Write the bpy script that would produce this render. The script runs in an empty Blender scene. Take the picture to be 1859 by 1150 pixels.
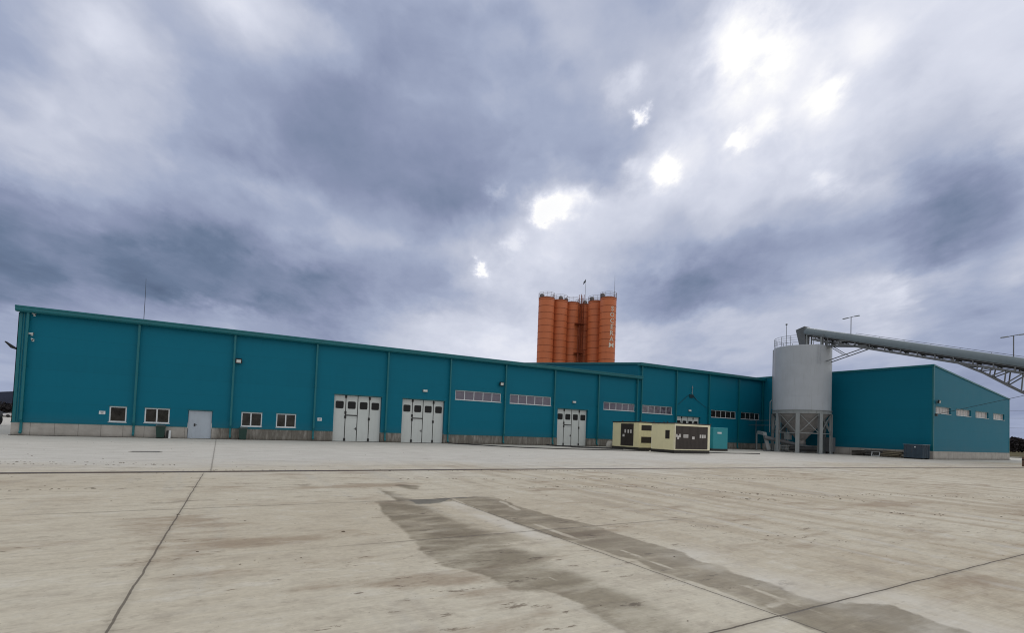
import bpy, math, random
from mathutils import Vector, Matrix
from math import sin, cos, pi, radians
random.seed(7)
SC = bpy.context.scene
COL = SC.collection

# ---------------------------------------------------------------- camera
CAM = Vector((13.1517, -44.6731, 1.6407))
FWD = Vector((0.49824534, 0.86629923, 0.03573814)).normalized()
RGT = Vector((0.86557837, -0.4993741, 0.03741126)).normalized()
UPV = Vector((-0.05025605, -0.01229417, 0.99866069)).normalized()
cd = bpy.data.cameras.new('camera'); cam = bpy.data.objects.new('camera', cd); COL.objects.link(cam)
cam.matrix_world = Matrix(((RGT.x, UPV.x, -FWD.x, CAM.x), (RGT.y, UPV.y, -FWD.y, CAM.y), (RGT.z, UPV.z, -FWD.z, CAM.z), (0, 0, 0, 1)))
cd.sensor_fit = 'HORIZONTAL'; cd.sensor_width = 36; cd.lens = 920.474/1859*36
cd.shift_y = (745.884-575)/1859; cd.clip_start = .1; cd.clip_end = 12000
SC.camera = cam
SC.view_settings.view_transform = 'Standard'; SC.view_settings.look = 'None'
SC.view_settings.exposure = 0.0; SC.view_settings.gamma = 1

# ---------------------------------------------------------------- node helper
class NT:
    def __init__(s, tree): s.t = tree; s.n = tree.nodes; s.l = tree.links
    def node(s, typ, **kw):
        n = s.n.new(typ)
        for k, v in kw.items():
            if k.startswith('in_'):
                key = k[3:]; key = int(key) if key.isdigit() else key.replace('_', ' ')
                s.put(n.inputs[key], v)
            else: setattr(n, k, v)
        return n
    def put(s, sock, v):
        if isinstance(v, bpy.types.NodeSocket): s.l.new(v, sock)
        elif v is not None: sock.default_value = v
    def m(s, op, a, b=None, c=None, clamp=False):
        n = s.n.new('ShaderNodeMath'); n.operation = op; n.use_clamp = clamp
        s.put(n.inputs[0], a); s.put(n.inputs[1], b)
        if c is not None: s.put(n.inputs[2], c)
        return n.outputs[0]
    def v(s, op, a, b=None, scale=None):
        n = s.n.new('ShaderNodeVectorMath'); n.operation = op
        s.put(n.inputs[0], a); s.put(n.inputs[1], b)
        if scale is not None: s.put(n.inputs['Scale'], scale)
        return n.outputs[1] if op in ('DOT_PRODUCT', 'LENGTH', 'DISTANCE') else n.outputs[0]
    def xyz(s, x, y, z=0.0):
        n = s.n.new('ShaderNodeCombineXYZ'); s.put(n.inputs[0], x); s.put(n.inputs[1], y); s.put(n.inputs[2], z); return n.outputs[0]
    def sep(s, v):
        n = s.n.new('ShaderNodeSeparateXYZ'); s.put(n.inputs[0], v); return n.outputs
    def noise(s, vec, scale, detail=4, rough=.5, dist=0, color=False, norm=True):
        n = s.n.new('ShaderNodeTexNoise'); s.put(n.inputs['Vector'], vec); n.normalize = norm
        s.put(n.inputs['Scale'], scale); s.put(n.inputs['Detail'], detail); s.put(n.inputs['Roughness'], rough); s.put(n.inputs['Distortion'], dist)
        return n.outputs['Color'] if color else n.outputs['Fac']
    def ramp(s, fac, stops, interp='LINEAR'):
        n = s.n.new('ShaderNodeValToRGB'); s.put(n.inputs[0], fac); cr = n.color_ramp; cr.interpolation = interp
        while len(cr.elements) < len(stops): cr.elements.new(0.5)
        for i, (p, c) in enumerate(sorted(stops, key=lambda q: q[0])):
            cr.elements[i].position = p
            cr.elements[i].color = (c, c, c, 1) if isinstance(c, (int, float)) else (*c, 1)
        return n.outputs[0]
    def mr(s, v, a, b, c=0., d=1., smooth=True):
        n = s.n.new('ShaderNodeMapRange'); n.interpolation_type = 'SMOOTHSTEP' if smooth else 'LINEAR'
        s.put(n.inputs[0], v); s.put(n.inputs[1], a); s.put(n.inputs[2], b); s.put(n.inputs[3], c); s.put(n.inputs[4], d)
        return n.outputs[0]
    def mix(s, f, a, b, mode='MIX'):
        n = s.n.new('ShaderNodeMix'); n.data_type = 'RGBA'; n.blend_type = mode
        s.put(n.inputs[0], f)
        for i, q in ((6, a), (7, b)):
            if isinstance(q, (tuple, list)): q = (*q[:3], 1)
            elif isinstance(q, (int, float)): q = (q, q, q, 1)
            s.put(n.inputs[i], q)
        return n.outputs[2]

def lin(c): return tuple(((x/255)/12.92 if x/255 <= .04045 else ((x/255+.055)/1.055)**2.4) for x in c)

# ---------------------------------------------------------------- sky and sun
SUN_AZ, SUN_EL = radians(53.7), radians(35)
w = bpy.data.worlds.new('World'); SC.world = w; w.use_nodes = True
N = NT(w.node_tree); N.n.clear()
geo = N.node('ShaderNodeTexCoord').outputs['Generated']
D = N.v('NORMALIZE', geo)
dx, dy, dz = N.sep(D)
# cloud-layer coordinates (real overhead layer, foreshortened to the horizon), streaks run to azimuth 28 deg
a28 = radians(28)
zz = N.m('ADD', N.m('MAXIMUM', dz, 0.0), .16)
px = N.m('DIVIDE', dx, zz); py = N.m('DIVIDE', dy, zz)
al = N.m('ADD', N.m('MULTIPLY', px, sin(a28)), N.m('MULTIPLY', py, cos(a28)))
ac = N.m('SUBTRACT', N.m('MULTIPLY', px, cos(a28)), N.m('MULTIPLY', py, sin(a28)))
layer = N.xyz(N.m('MULTIPLY', al, .62), ac, 0.3)
# warp of the direction for ragged cloud borders
wn1 = N.noise(layer, 1.6, 6, .55, color=True)
wn2 = N.noise(N.v('ADD', layer, (5.2, 1.3, 7.7)), 6.5, 6, .6, color=True)
half = (.5, .5, .5)
warp = N.v('ADD', N.v('SCALE', N.v('SUBTRACT', wn1, half), scale=7.0), N.v('SCALE', N.v('SUBTRACT', wn2, half), scale=3.5))
wx, wy, wz = N.sep(warp)
az = N.m('MULTIPLY', N.m('ARCTAN2', dx, dy), 180/pi)
el = N.m('MULTIPLY', N.m('ARCSINE', dz), 180/pi)
damp = N.mr(el, 0, 14, .25, 1.)
azw = N.m('ADD', az, N.m('MULTIPLY', wx, damp)); elw = N.m('ADD', el, N.m('MULTIPLY', wy, N.m('MULTIPLY', damp, .7)))
wn4 = N.noise(N.v('ADD', D, (4, 4, 4)), 9, 7, .62, color=True)
wx4, wy4, wz4 = N.sep(N.v('SCALE', N.v('SUBTRACT', wn4, half), scale=5.0))
azw = N.m('ADD', azw, wx4); elw = N.m('ADD', elw, N.m('MULTIPLY', wy4, damp))
# brightness of the cloud deck as seen in the place: rows of (elevation) x columns (azimuth)
SKYX = [0,100,200,300,400,500,600,700,800,900,1000,1100,1200,1300,1400,1500,1600,1700,1800,1859]
SKYY = [0,75,150,225,300,375,450,525,600,675,750]
SKYG = [
 [176,182,202,180,206,184,154,158,174,172,180,166,162,192,214,202,212,216,208,204],
 [172,172,206,190,174,198,188,152,152,150,172,168,172,172,185,214,226,206,208,200],
 [178,194,190,182,170,162,146,148,168,165,152,160,176,226,226,218,216,205,210,208],
 [200,196,188,180,162,168,138,152,162,168,142,150,186,220,224,224,206,208,200,206],
 [176,184,186,182,150,144,138,146,146,158,150,146,206,214,208,208,200,190,164,196],
 [118,148,170,168,164,188,160,142,134,150,200,220,208,202,188,166,190,160,146,160],
 [116,130,128,112,120,152,174,166,166,198,222,208,188,166,144,160,164,140,160,200],
 [128,114,126,102,98,108,130,148,160,192,200,178,144,138,164,192,206,196,162,165],
 [170,162,160,168,178,166,152,166,202,208,206,198,200,192,180,176,184,176,168,160],
 [178,172,172,172,174,170,170,180,200,226,216,200,190,170,172,165,165,165,164,168],
 [178,176,172,172,174,172,172,180,190,200,200,190,180,172,170,168,166,166,164,164]]
def sky_dir(x, y): return (FWD + RGT*((x-929.5)/920.474) - UPV*((y-745.884)/920.474)).normalized()
def sky_px(a, e):
    a, e = radians(a), radians(e); d = Vector((sin(a)*cos(e), cos(a)*cos(e), sin(e)))
    f = d.dot(FWD)
    if f < .15: return None
    return 929.5+920.474*d.dot(RGT)/f, 745.884-920.474*d.dot(UPV)/f
def interp(X, x):
    x = min(max(x, X[0]), X[-1]); i = max(k for k in range(len(X)-1) if X[k] <= x)
    return i, (x-X[i])/(X[i+1]-X[i])
def sky_g(a, e):
    p = sky_px(a, e)
    if p is None: return None
    i, u = interp(SKYX, p[0]); j, v = interp(SKYY, p[1])
    return (SKYG[j][i]*(1-u)+SKYG[j][i+1]*u)*(1-v)+(SKYG[j+1][i]*(1-u)+SKYG[j+1][i+1]*u)*v
BACK_G = 232     # unseen overcast behind and above the viewer, brightened to lift walls and ground
rows = [0, 3, 6, 9, 11.5, 14, 16.5, 19, 21.5, 24, 27, 30, 33, 36, 39, 42, 45]
A0, A1 = -24., 84.
fac = N.mr(azw, A0, A1, 0, 1, smooth=False)
L = None
for r, e in enumerate(rows):
    stops = []
    for k in range(32):
        a = A0+(A1-A0)*k/31
        stops.append((k/31, (sky_g(a, e)/255)))
    row = N.ramp(fac, stops, 'LINEAR')
    L = row if L is None else N.mix(N.mr(elw, rows[r-1], e), L, row)
# outside the sector in view: unseen broken overcast, brightened to lift walls and ground
mask = N.m('MULTIPLY', N.m('MULTIPLY', N.mr(azw, A0-16, A0+4), N.mr(azw, A1-4, A1+16, 1, 0)), N.mr(elw, 44, 62, 1, 0))
bgn = N.noise(layer, 1.1, 4, .5)
back = N.m('ADD', BACK_G/255, N.m('MULTIPLY', N.m('SUBTRACT', bgn, .5), .25))
west = N.m('MULTIPLY', N.mr(dx, -.25, -.75), N.mr(dz, 0.0, .6, .32, .08))     # heavier cloud to the west
back = N.m('SUBTRACT', back, west)
L = N.mix(mask, back, L)
# fine billow structure
Dq = N.v('MULTIPLY', D, (1.0, 1.0, 1.5))
Dq = N.v('ADD', Dq, N.v('SCALE', N.v('SUBTRACT', wn1, half), scale=.25))
d1 = N.noise(layer, 2.6, 7, .55, .2)
d2 = N.noise(Dq, 4.2, 8, .52)
d3 = N.noise(N.v('ADD', Dq, (3, 7, 1)), 13, 6, .58)
L = N.m('ADD', L, N.m('MULTIPLY', N.m('SUBTRACT', d1, .5), .16))
L = N.m('ADD', L, N.m('MULTIPLY', N.m('SUBTRACT', d2, .5), .18))
L = N.m('ADD', L, N.m('MULTIPLY', N.m('SUBTRACT', N.mr(d2, .42, .58), .5), .035))
L = N.m('ADD', L, N.m('MULTIPLY', N.m('SUBTRACT', d3, .5), .065))
L = N.m('ADD', L, .022)
# breaks where the cloud thins round the sun
BR = [(1335, 78, 2.1, .17), (1385, 88, 1.9, .16), (1340, 75, 4.5, .06), (1212, 304, .75, .36), (1212, 304, 2.0, .07), (985, 380, .9, .24), (1012, 374, .8, .18), (990, 400, .55, .2), (1000, 380, 2.4, .08), (1050, 360, .8, .12), (873, 492, .42, .24), (875, 490, 1.2, .06),
      (1160, 203, .40, .34), (1152, 145, .8, .12), (1120, 170, .8, .08), (1505, 165, .9, .12), (1480, 190, 1.0, .07), (1345, 256, .65, .20), (1385, 228, .8, .10), (1575, 95, 1.3, .05), (1500, 330, .9, .10), (905, 360, .7, .12), (1145, 300, .8, .12), (1640, 540, .9, .08), (430, 30, 1.6, .06), (1660, 400, 3.0, -.10), (1720, 370, 1.8, -.04), (1500, 440, 2.0, -.05), (1250, 540, 2.4, -.09), (1340, 480, 1.8, -.05), (1160, 560, 1.6, -.03), (1600, 565, 1.4, .04), (930, 440, .8, .10)]
wn3 = N.noise(N.v('ADD', layer, (2.2, 8.3, 1.7)), 17, 5, .65, color=True)
Dw = N.v('NORMALIZE', N.v('ADD', N.v('ADD', D, N.v('SCALE', N.v('SUBTRACT', wn2, half), scale=.06)), N.v('SCALE', N.v('SUBTRACT', wn3, half), scale=.05)))
for x, y, s, am in BR:
    d = sky_dir(x, y); k = 1/radians(s)**2
    g = N.m('EXPONENT', N.m('MULTIPLY', N.m('SUBTRACT', N.v('DOT_PRODUCT', Dw, tuple(d)), 1.0), k))
    L = N.m('MULTIPLY_ADD', g, am, L)
cloud = N.ramp(L, [(0, lin((40, 50, 72))), (.38, lin((84, 99, 125))), (.48, lin((107, 123, 150))), (.585, lin((139, 149, 177))), (.675, lin((162, 172, 197))),
                   (.76, lin((189, 195, 213))), (.867, lin((217, 221, 235))), (.95, lin((242, 243, 250))), (1, (1.0, 1.0, 1.0))], 'LINEAR')
warm = N.m('MULTIPLY', N.m('SUBTRACT', 1., mask), .8)       # unseen deck set to plain grey so the light it gives is not violet
cloud = N.mix(warm, cloud, N.ramp(L, [(0, lin((60, 60, 62))), (.5, lin((128, 128, 130))), (.8, lin((204, 203, 200))), (1, (.95, .94, .90))]))
below = N.mr(dz, -.02, -.10, 0, 1)
cloud = N.mix(below, cloud, (.12, .115, .11))
sky = N.node('ShaderNodeTexSky', sky_type='NISHITA', sun_disc=False)
sky.sun_elevation = SUN_EL; sky.sun_rotation = SUN_AZ
cover = N.mr(L, .97, 1.2, 1.0, .9)          # the cloud deck hides the clear sky almost everywhere
bg_sky = N.node('ShaderNodeBackground', in_Color=sky.outputs[0], in_Strength=.1)
bg_cl = N.node('ShaderNodeBackground', in_Color=cloud, in_Strength=1.0)
mixs = N.node('ShaderNodeMixShader', in_0=cover); N.l.new(bg_sky.outputs[0], mixs.inputs[1]); N.l.new(bg_cl.outputs[0], mixs.inputs[2])
wo = N.node('ShaderNodeOutputWorld'); N.l.new(mixs.outputs[0], wo.inputs['Surface'])
w.cycles.sampling_method = 'MANUAL'; w.cycles.sample_map_resolution = 512

sd = bpy.data.lights.new('sun', 'SUN'); sd.energy = 0.6; sd.angle = radians(20); sd.color = (1, .96, .9)
so = bpy.data.objects.new('sun', sd); COL.objects.link(so)
sv = Vector((sin(SUN_AZ)*cos(SUN_EL), cos(SUN_AZ)*cos(SUN_EL), sin(SUN_EL)))
so.rotation_euler = sv.to_track_quat('Z', 'Y').to_euler(); so.location = (0, 0, 60)

# ---------------------------------------------------------------- materials
MATS = {}
def mat(name, col, rough=.6, metal=0., spec=.5, var=.08, vscale=1.5, bump=0., bscale=20, dirt=0., dcol=(.12, .10, .08)):
    m = bpy.data.materials.new(name); m.use_nodes = True; N = NT(m.node_tree)
    b = N.n['Principled BSDF']; pos = N.node('ShaderNodeNewGeometry').outputs['Position']
    n1 = N.noise(pos, vscale, 5, .6)
    c = N.mix(1.0, col, N.ramp(n1, [(.25, 1-var), (.75, 1+var)]), 'MULTIPLY')
    if dirt:
        x, y, z = N.sep(pos)
        st = N.noise(N.xyz(N.m('MULTIPLY', x, 4), N.m('MULTIPLY', y, 4), N.m('MULTIPLY', z, .35)), 1.3, 5, .6)
        c = N.mix(N.m('MULTIPLY', N.mr(st, .5, .75), dirt), c, dcol)
    N.put(b.inputs['Base Color'], c); N.put(b.inputs['Roughness'], N.m('ADD', rough-.06, N.m('MULTIPLY', n1, .12)))
    b.inputs['Metallic'].default_value = metal; b.inputs['Specular IOR Level'].default_value = spec
    if bump:
        bn = N.node('ShaderNodeBump', in_Strength=bump, in_Distance=.02, in_Height=N.noise(pos, bscale, 4, .6)); N.l.new(bn.outputs[0], b.inputs['Normal'])
    MATS[name] = m; return m

def teal_mat(name, col, rough, spec):
    m = bpy.data.materials.new(name); m.use_nodes = True; N = NT(m.node_tree); b = N.n['Principled BSDF']
    pos = N.node('ShaderNodeNewGeometry').outputs['Position']; x, y, z = N.sep(pos)
    h = N.m('ADD', x, y)
    big = N.noise(pos, .35, 4, .55)
    # panel-to-panel shade differences of the 1 m wide sandwich panels
    cell = N.node('ShaderNodeTexWhiteNoise', noise_dimensions='1D'); N.put(cell.inputs['W'], N.m('FLOOR', N.m('DIVIDE', z, 1.1)))
    f = N.m('ADD', N.m('MULTIPLY', big, .16), N.m('MULTIPLY', cell.outputs[0], .04))
    streak = N.noise(N.xyz(N.m('MULTIPLY', h, 3.5), 0, N.m('MULTIPLY', z, .18)), 1.0, 5, .65)
    f = N.m('ADD', N.m('ADD', f, .84), N.m('MULTIPLY', streak, .10))
    c = N.mix(1.0, col, N.ramp(f, [(0, 0.), (1, 1.)]), 'MULTIPLY')
    # splash dirt just above the plinth and faint run-off
    low = N.m('MULTIPLY', N.mr(z, .85, 1.7, 1, 0), N.noise(pos, 2.5, 5, .6))
    c = N.mix(N.m('MULTIPLY', low, .18), c, (.10, .11, .10))
    # joints between the lying panels
    jt = N.m('ABSOLUTE', N.m('SUBTRACT', N.m('FRACT', N.m('DIVIDE', z, 1.1)), .5))
    c = N.mix(N.m('MULTIPLY', N.mr(jt, .492, .498), .35), c, (.004, .05, .06))
    N.put(b.inputs['Base Color'], c); b.inputs['Specular IOR Level'].default_value = spec
    N.put(b.inputs['Roughness'], N.m('ADD', rough-.04, N.m('MULTIPLY', big, .1)))
    hb = N.m('ADD', N.noise(N.xyz(N.m('MULTIPLY', h, .5), 0, N.m('MULTIPLY', z, .9)), 1.2, 3, .5), N.m('MULTIPLY', N.mr(jt, .485, .497), -.15))
    bn = N.node('ShaderNodeBump', in_Strength=.35, in_Distance=.02, in_Height=hb); N.l.new(bn.outputs[0], b.inputs['Normal'])
    MATS[name] = m; return m
TEAL = teal_mat('teal_panel', (.0016, .142, .222), .5, .14)
TEALT = mat('teal_trim', (.003, .135, .168), .4, spec=.4, var=.1, vscale=.8)
ROOF = mat('roof_sheet', (.02, .16, .18), .5, var=.1)

def plinth_mat():
    m = bpy.data.materials.new('plinth_concrete'); m.use_nodes = True; N = NT(m.node_tree); b = N.n['Principled BSDF']
    pos = N.node('ShaderNodeNewGeometry').outputs['Position']; x, y, z = N.sep(pos); h = N.m('SUBTRACT', x, y)
    n1 = N.noise(pos, 1.3, 6, .65); n2 = N.noise(N.xyz(N.m('MULTIPLY', h, 2.2), 0, N.m('MULTIPLY', z, .5)), 1.5, 6, .65)
    c = N.ramp(n1, [(.25, (.30, .285, .27)), (.75, (.45, .435, .415))])
    # damp, weathered stretch along the middle of the front
    dampx = N.m('MULTIPLY', N.mr(x, 12.6, 13.2), N.mr(x, 76, 80, 1, 0))
    c = N.mix(N.m('MULTIPLY', dampx, N.mr(n2, .28, .58, .30, .90)), c, (.115, .108, .095))
    c = N.mix(N.m('MULTIPLY', N.mr(z, .0, .3, .7, 0), n2), c, (.09, .08, .06))
    c = N.mix(N.m('MULTIPLY', N.mr(n2, .56, .74), .45), c, (.36, .34, .31))
    jt = N.m('ABSOLUTE', N.m('SUBTRACT', N.m('FRACT', N.m('DIVIDE', h, 1.22)), .5))
    c = N.mix(N.mr(jt, .486, .495, 0, .7), c, (.07, .065, .06))
    N.put(b.inputs['Base Color'], c); b.inputs['Roughness'].default_value = .85; b.inputs['Specular IOR Level'].default_value = .2
    bn = N.node('ShaderNodeBump', in_Strength=.5, in_Distance=.02, in_Height=N.noise(pos, 9, 5, .6)); N.l.new(bn.outputs[0], b.inputs['Normal'])
    return m
PLINTH = plinth_mat()
WHITE = mat('white_frame', (.62, .66, .70), .4, var=.05)
DOORG = mat('door_grey', (.53, .57, .575), .45, var=.05, vscale=.7, dirt=.12, dcol=(.25, .24, .22))
DOORB = mat('door_bluegrey', (.39, .45, .53), .45, var=.05, dirt=.12)
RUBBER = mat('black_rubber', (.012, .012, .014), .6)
DARKMET = mat('dark_metal', (.03, .032, .036), .5, spec=.4)
LAMPG = mat('lamp_glass', (.62, .66, .66), .25, var=.02)
CREAM = mat('cream_paint', (.74, .69, .44), .45, var=.05, dirt=.10, dcol=(.35, .30, .2))
CREAML = mat('cream_frame', (.78, .74, .55), .45, var=.04)
BROWN = mat('brown_paint', (.030, .021, .018), .5, var=.15)
BLACK = mat('black_skid', (.018, .016, .014), .6)
STICK = mat('sticker', (.55, .53, .52), .5, var=.05)
STEEL = mat('painted_steel', (.26, .285, .30), .45, var=.1, vscale=2, dirt=.2, dcol=(.14, .13, .12))
STEELD = mat('weathered_steel', (.12, .13, .145), .5, var=.15, dirt=.3)
TANK = mat('tank_paint', (.395, .43, .485), .42, spec=.4, var=.07, vscale=.5, dirt=.22, dcol=(.24, .24, .23))
GALV = mat('galvanised', (.135, .175, .205), .42, metal=.2, spec=.5, var=.12, vscale=1.2, dirt=.25, dcol=(.13, .15, .16))
HOPPER = mat('hopper_steel', (.27, .26, .26), .55, var=.12, vscale=2)
ORANGE = mat('orange_paint', (.56, .152, .058), .5, spec=.35, var=.10, vscale=.25, dirt=.25, dcol=(.38, .10, .035))
ORANGED = mat('orange_seam', (.24, .055, .02), .6)
RAIL = mat('silo_rail', (.20, .15, .14), .5)
TEALC = mat('teal_cabinet_paint', (.02, .25, .30), .4, var=.05)
BIN = mat('green_plastic', (.010, .045, .038), .4, var=.1)
BAGM = mat('white_sack', (.42, .41, .38), .8, var=.2, vscale=6, bump=.5, bscale=8)
SKIP = mat('skip_paint', (.030, .055, .085), .5, var=.25, vscale=2.5, dirt=.5, dcol=(.07, .065, .06))
WOOD = mat('old_wood', (.19, .165, .12), .8, var=.4, vscale=5, bump=.4)
WOODD = mat('dark_wood', (.04, .036, .03), .85, var=.3, vscale=5)
RUST = mat('rusty_steel', (.13, .075, .05), .7, var=.4, vscale=8, dirt=.4, dcol=(.04, .03, .03))
CONC = mat('rough_concrete', (.34, .33, .30), .85, var=.12, vscale=3)
FOREST = mat('far_forest', (.016, .020, .036), .9, spec=.05, var=.25, vscale=.01)  # blue of the distance haze is mixed into the forest colour
BUSHM = mat('bare_bush', (.040, .036, .040), .9, spec=.05, var=.5, vscale=.6)
TRUNK = mat('bark', (.05, .04, .03), .9, spec=.1)
FLAG = mat('flag_cloth', (.05, .07, .09), .8)
TYREM = RUBBER
CARW = mat('white_car_paint', (.6, .6, .62), .3); CARD = mat('dark_car_paint', (.03, .035, .05), .3); GLASSD = mat('car_glass', (.02, .025, .03), .15)

def glass_mat(name, col, spread, rough=.12, spec=.5):
    m = bpy.data.materials.new(name); m.use_nodes = True; N = NT(m.node_tree); b = N.n['Principled BSDF']
    pos = N.node('ShaderNodeNewGeometry').outputs['Position']; x, y, z = N.sep(pos)
    q = N.xyz(N.m('MULTIPLY', N.m('ADD', x, y), 2.2), 0, N.m('MULTIPLY', z, 2.4))
    n = N.noise(q, 1.0, 4, .55)
    c = N.mix(1.0, col, N.ramp(n, [(.3, 1-spread), (.7, 1+spread)]), 'MULTIPLY')
    N.put(b.inputs['Base Color'], c); b.inputs['Roughness'].default_value = rough; b.inputs['Specular IOR Level'].default_value = spec
    hb = N.noise(pos, .8, 2, .5); bn = N.node('ShaderNodeBump', in_Strength=.08, in_Distance=.05, in_Height=hb); N.l.new(bn.outputs[0], b.inputs['Normal'])
    return m
GL_DARK = glass_mat('glass_dark', (.018, .017, .016), .9, .1, .6)
GL_DOOR = glass_mat('glass_door', (.004, .005, .007), .5, .3, .3)
GL_PALE = glass_mat('glass_pale', (.12, .11, .155), .12)
GL_MOT = glass_mat('glass_mottled', (.11, .10, .13), .75)  # mottled pane colour stands in for reflections
GL_STRIPE = glass_mat('glass_curtained', (.36, .33, .33), .25, .3)

# ---------------------------------------------------------------- mesh helpers
class MB:
    def __init__(s): s.v = []; s.f = []
    def add(s, vs, fs):
        o = len(s.v); s.v += [tuple(p) for p in vs]; s.f += [tuple(o+i for i in f) for f in fs]; return s
    def box(s, x0, x1, y0, y1, z0, z1):
        x0, x1 = min(x0, x1), max(x0, x1); y0, y1 = min(y0, y1), max(y0, y1); z0, z1 = min(z0, z1), max(z0, z1)
        return s.add([(x0,y0,z0),(x1,y0,z0),(x1,y1,z0),(x0,y1,z0),(x0,y0,z1),(x1,y0,z1),(x1,y1,z1),(x0,y1,z1)],
                     [(0,3,2,1),(4,5,6,7),(0,1,5,4),(1,2,6,5),(2,3,7,6),(3,0,4,7)])
    def bbox(s, x0, x1, y0, y1, z0, z1, b=.02):       # box with chamfered edges in plan and top
        xs = [(x0+b, y0), (x1-b, y0), (x1, y0+b), (x1, y1-b), (x1-b, y1), (x0+b, y1), (x0, y1-b), (x0, y0+b)]
        xi = [(x0+b, y0+b), (x1-b, y0+b), (x1-b, y0+b), (x1-b, y1-b), (x1-b, y1-b), (x0+b, y1-b), (x0+b, y1-b), (x0+b, y0+b)]
        vs = [(x, y, z0) for x, y in xs]+[(x, y, z1-b) for x, y in xs]+[(x, y, z1) for x, y in xi]
        fs = [(i, (i+1) % 8, 8+(i+1) % 8, 8+i) for i in range(8)]+[(8+i, 8+(i+1) % 8, 16+(i+1) % 8, 16+i) for i in range(8)]
        fs += [tuple(range(7, -1, -1)), tuple(range(16, 24))]
        return s.add(vs, fs)
    def bar(s, a, b, w, h=None, up=(0, 0, 1)):
        h = w if h is None else h; a, b = Vector(a), Vector(b); d = (b-a).normalized(); u = Vector(up)
        if abs(d.dot(u)) > .98: u = Vector((1, 0, 0))
        r = d.cross(u).normalized(); u = r.cross(d); r *= w/2; u *= h/2
        vs = [a-r-u, a+r-u, a+r+u, a-r+u, b-r-u, b+r-u, b+r+u, b-r+u]
        return s.add(vs, [(0,1,2,3),(7,6,5,4),(4,5,1,0),(5,6,2,1),(6,7,3,2),(7,4,0,3)])
    def tube(s, pts, r, n=8, cap=True):
        pts = [Vector(p) for p in pts]; rs = r if isinstance(r, (list, tuple)) else [r]*len(pts); rings = []; prev = None
        for i, p in enumerate(pts):
            d = (pts[min(i+1, len(pts)-1)]-pts[max(i-1, 0)]).normalized()
            u = Vector((0, 0, 1)) if abs(d.z) < .95 else Vector((1, 0, 0))
            if prev is not None: u = prev
            x = d.cross(u).normalized(); u = x.cross(d).normalized(); prev = u
            rings.append([p+(x*cos(2*pi*k/n)+u*sin(2*pi*k/n))*rs[i] for k in range(n)])
        vs = [q for rg in rings for q in rg]
        fs = [(i*n+k, i*n+(k+1) % n, (i+1)*n+(k+1) % n, (i+1)*n+k) for i in range(len(pts)-1) for k in range(n)]
        if cap: fs += [tuple(range(n-1, -1, -1)), tuple((len(pts)-1)*n+k for k in range(n))]
        return s.add(vs, fs)
    def lathe(s, cx, cy, prof, n=48, a0=0, a1=2*pi, cap=False):
        full = abs(a1-a0-2*pi) < 1e-6; m = n if full else n+1; vs = []
        for r, z in prof: vs += [(cx+r*cos(a0+(a1-a0)*k/n), cy+r*sin(a0+(a1-a0)*k/n), z) for k in range(m)]
        fs = []
        for i in range(len(prof)-1):
            for k in range(n): fs.append((i*m+k, i*m+(k+1) % m, (i+1)*m+(k+1) % m, (i+1)*m+k))
        if cap: fs += [tuple(range(m-1, -1, -1)), tuple((len(prof)-1)*m+k for k in range(m))]
        return s.add(vs, fs)
    def prism(s, poly, fn, d0, d1):    # poly of (u,v); fn(u,v,d)->xyz
        n = len(poly); vs = [fn(u, v, d0) for u, v in poly]+[fn(u, v, d1) for u, v in poly]
        return s.add(vs, [tuple(range(n-1, -1, -1)), tuple(range(n, 2*n))]+[(i, (i+1) % n, n+(i+1) % n, n+i) for i in range(n)])
    def build(s, name, m, parent=None, smooth=False, origin=None):
        me = bpy.data.meshes.new(name)
        o0 = Vector(origin) if origin is not None else Vector((0, 0, 0))
        me.from_pydata([tuple(Vector(p)-o0) for p in s.v], [], s.f); me.update()
        me.materials.append(m)
        if smooth:
            for p in me.polygons: p.use_smooth = True
            try: me.set_sharp_from_angle(angle=radians(35))
            except Exception: pass
        o = bpy.data.objects.new(name, me); COL.objects.link(o); o.location = o0
        if parent is not None:
            o.parent = parent; o.matrix_parent_inverse = world_of(parent).inverted()
        return o
def each(mb, name, m, parent, smooth=False):
    """one object per connected piece"""
    par = list(range(len(mb.v)))
    def find(a):
        while par[a] != a: par[a] = par[par[a]]; a = par[a]
        return a
    for f in mb.f:
        r = find(f[0])
        for q in f[1:]: par[find(q)] = r
    groups = {}
    for f in mb.f: groups.setdefault(find(f[0]), []).append(f)
    out = []
    for fs in groups.values():
        idx = sorted({i for f in fs for i in f}); k = {i: n for n, i in enumerate(idx)}
        q = MB(); q.v = [mb.v[i] for i in idx]; q.f = [tuple(k[i] for i in f) for f in fs]; out.append(q.build(name, m, parent, smooth))
    return out
def world_of(o):
    m = o.matrix_basis.copy()
    if o.parent: m = world_of(o.parent) @ o.matrix_parent_inverse @ m
    return m
def tag(o, label=None, cat=None, group=None, kind=None):
    if label: o['label'] = label
    if cat: o['category'] = cat
    if group: o['group'] = group
    if kind: o['kind'] = kind
    return o
def thing(name, loc, label, cat, group=None):
    o = bpy.data.objects.new(name, None); COL.objects.link(o); o.location = loc; o.empty_display_size = .3
    return tag(o, label, cat, group)
def copy_tree(o, parent=None):
    c = o.copy(); COL.objects.link(c)
    if parent is not None: c.parent = parent; c.matrix_parent_inverse = o.matrix_parent_inverse.copy()
    for ch in [q for q in bpy.data.objects if q.parent == o]: copy_tree(ch, c)
    return c

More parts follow.
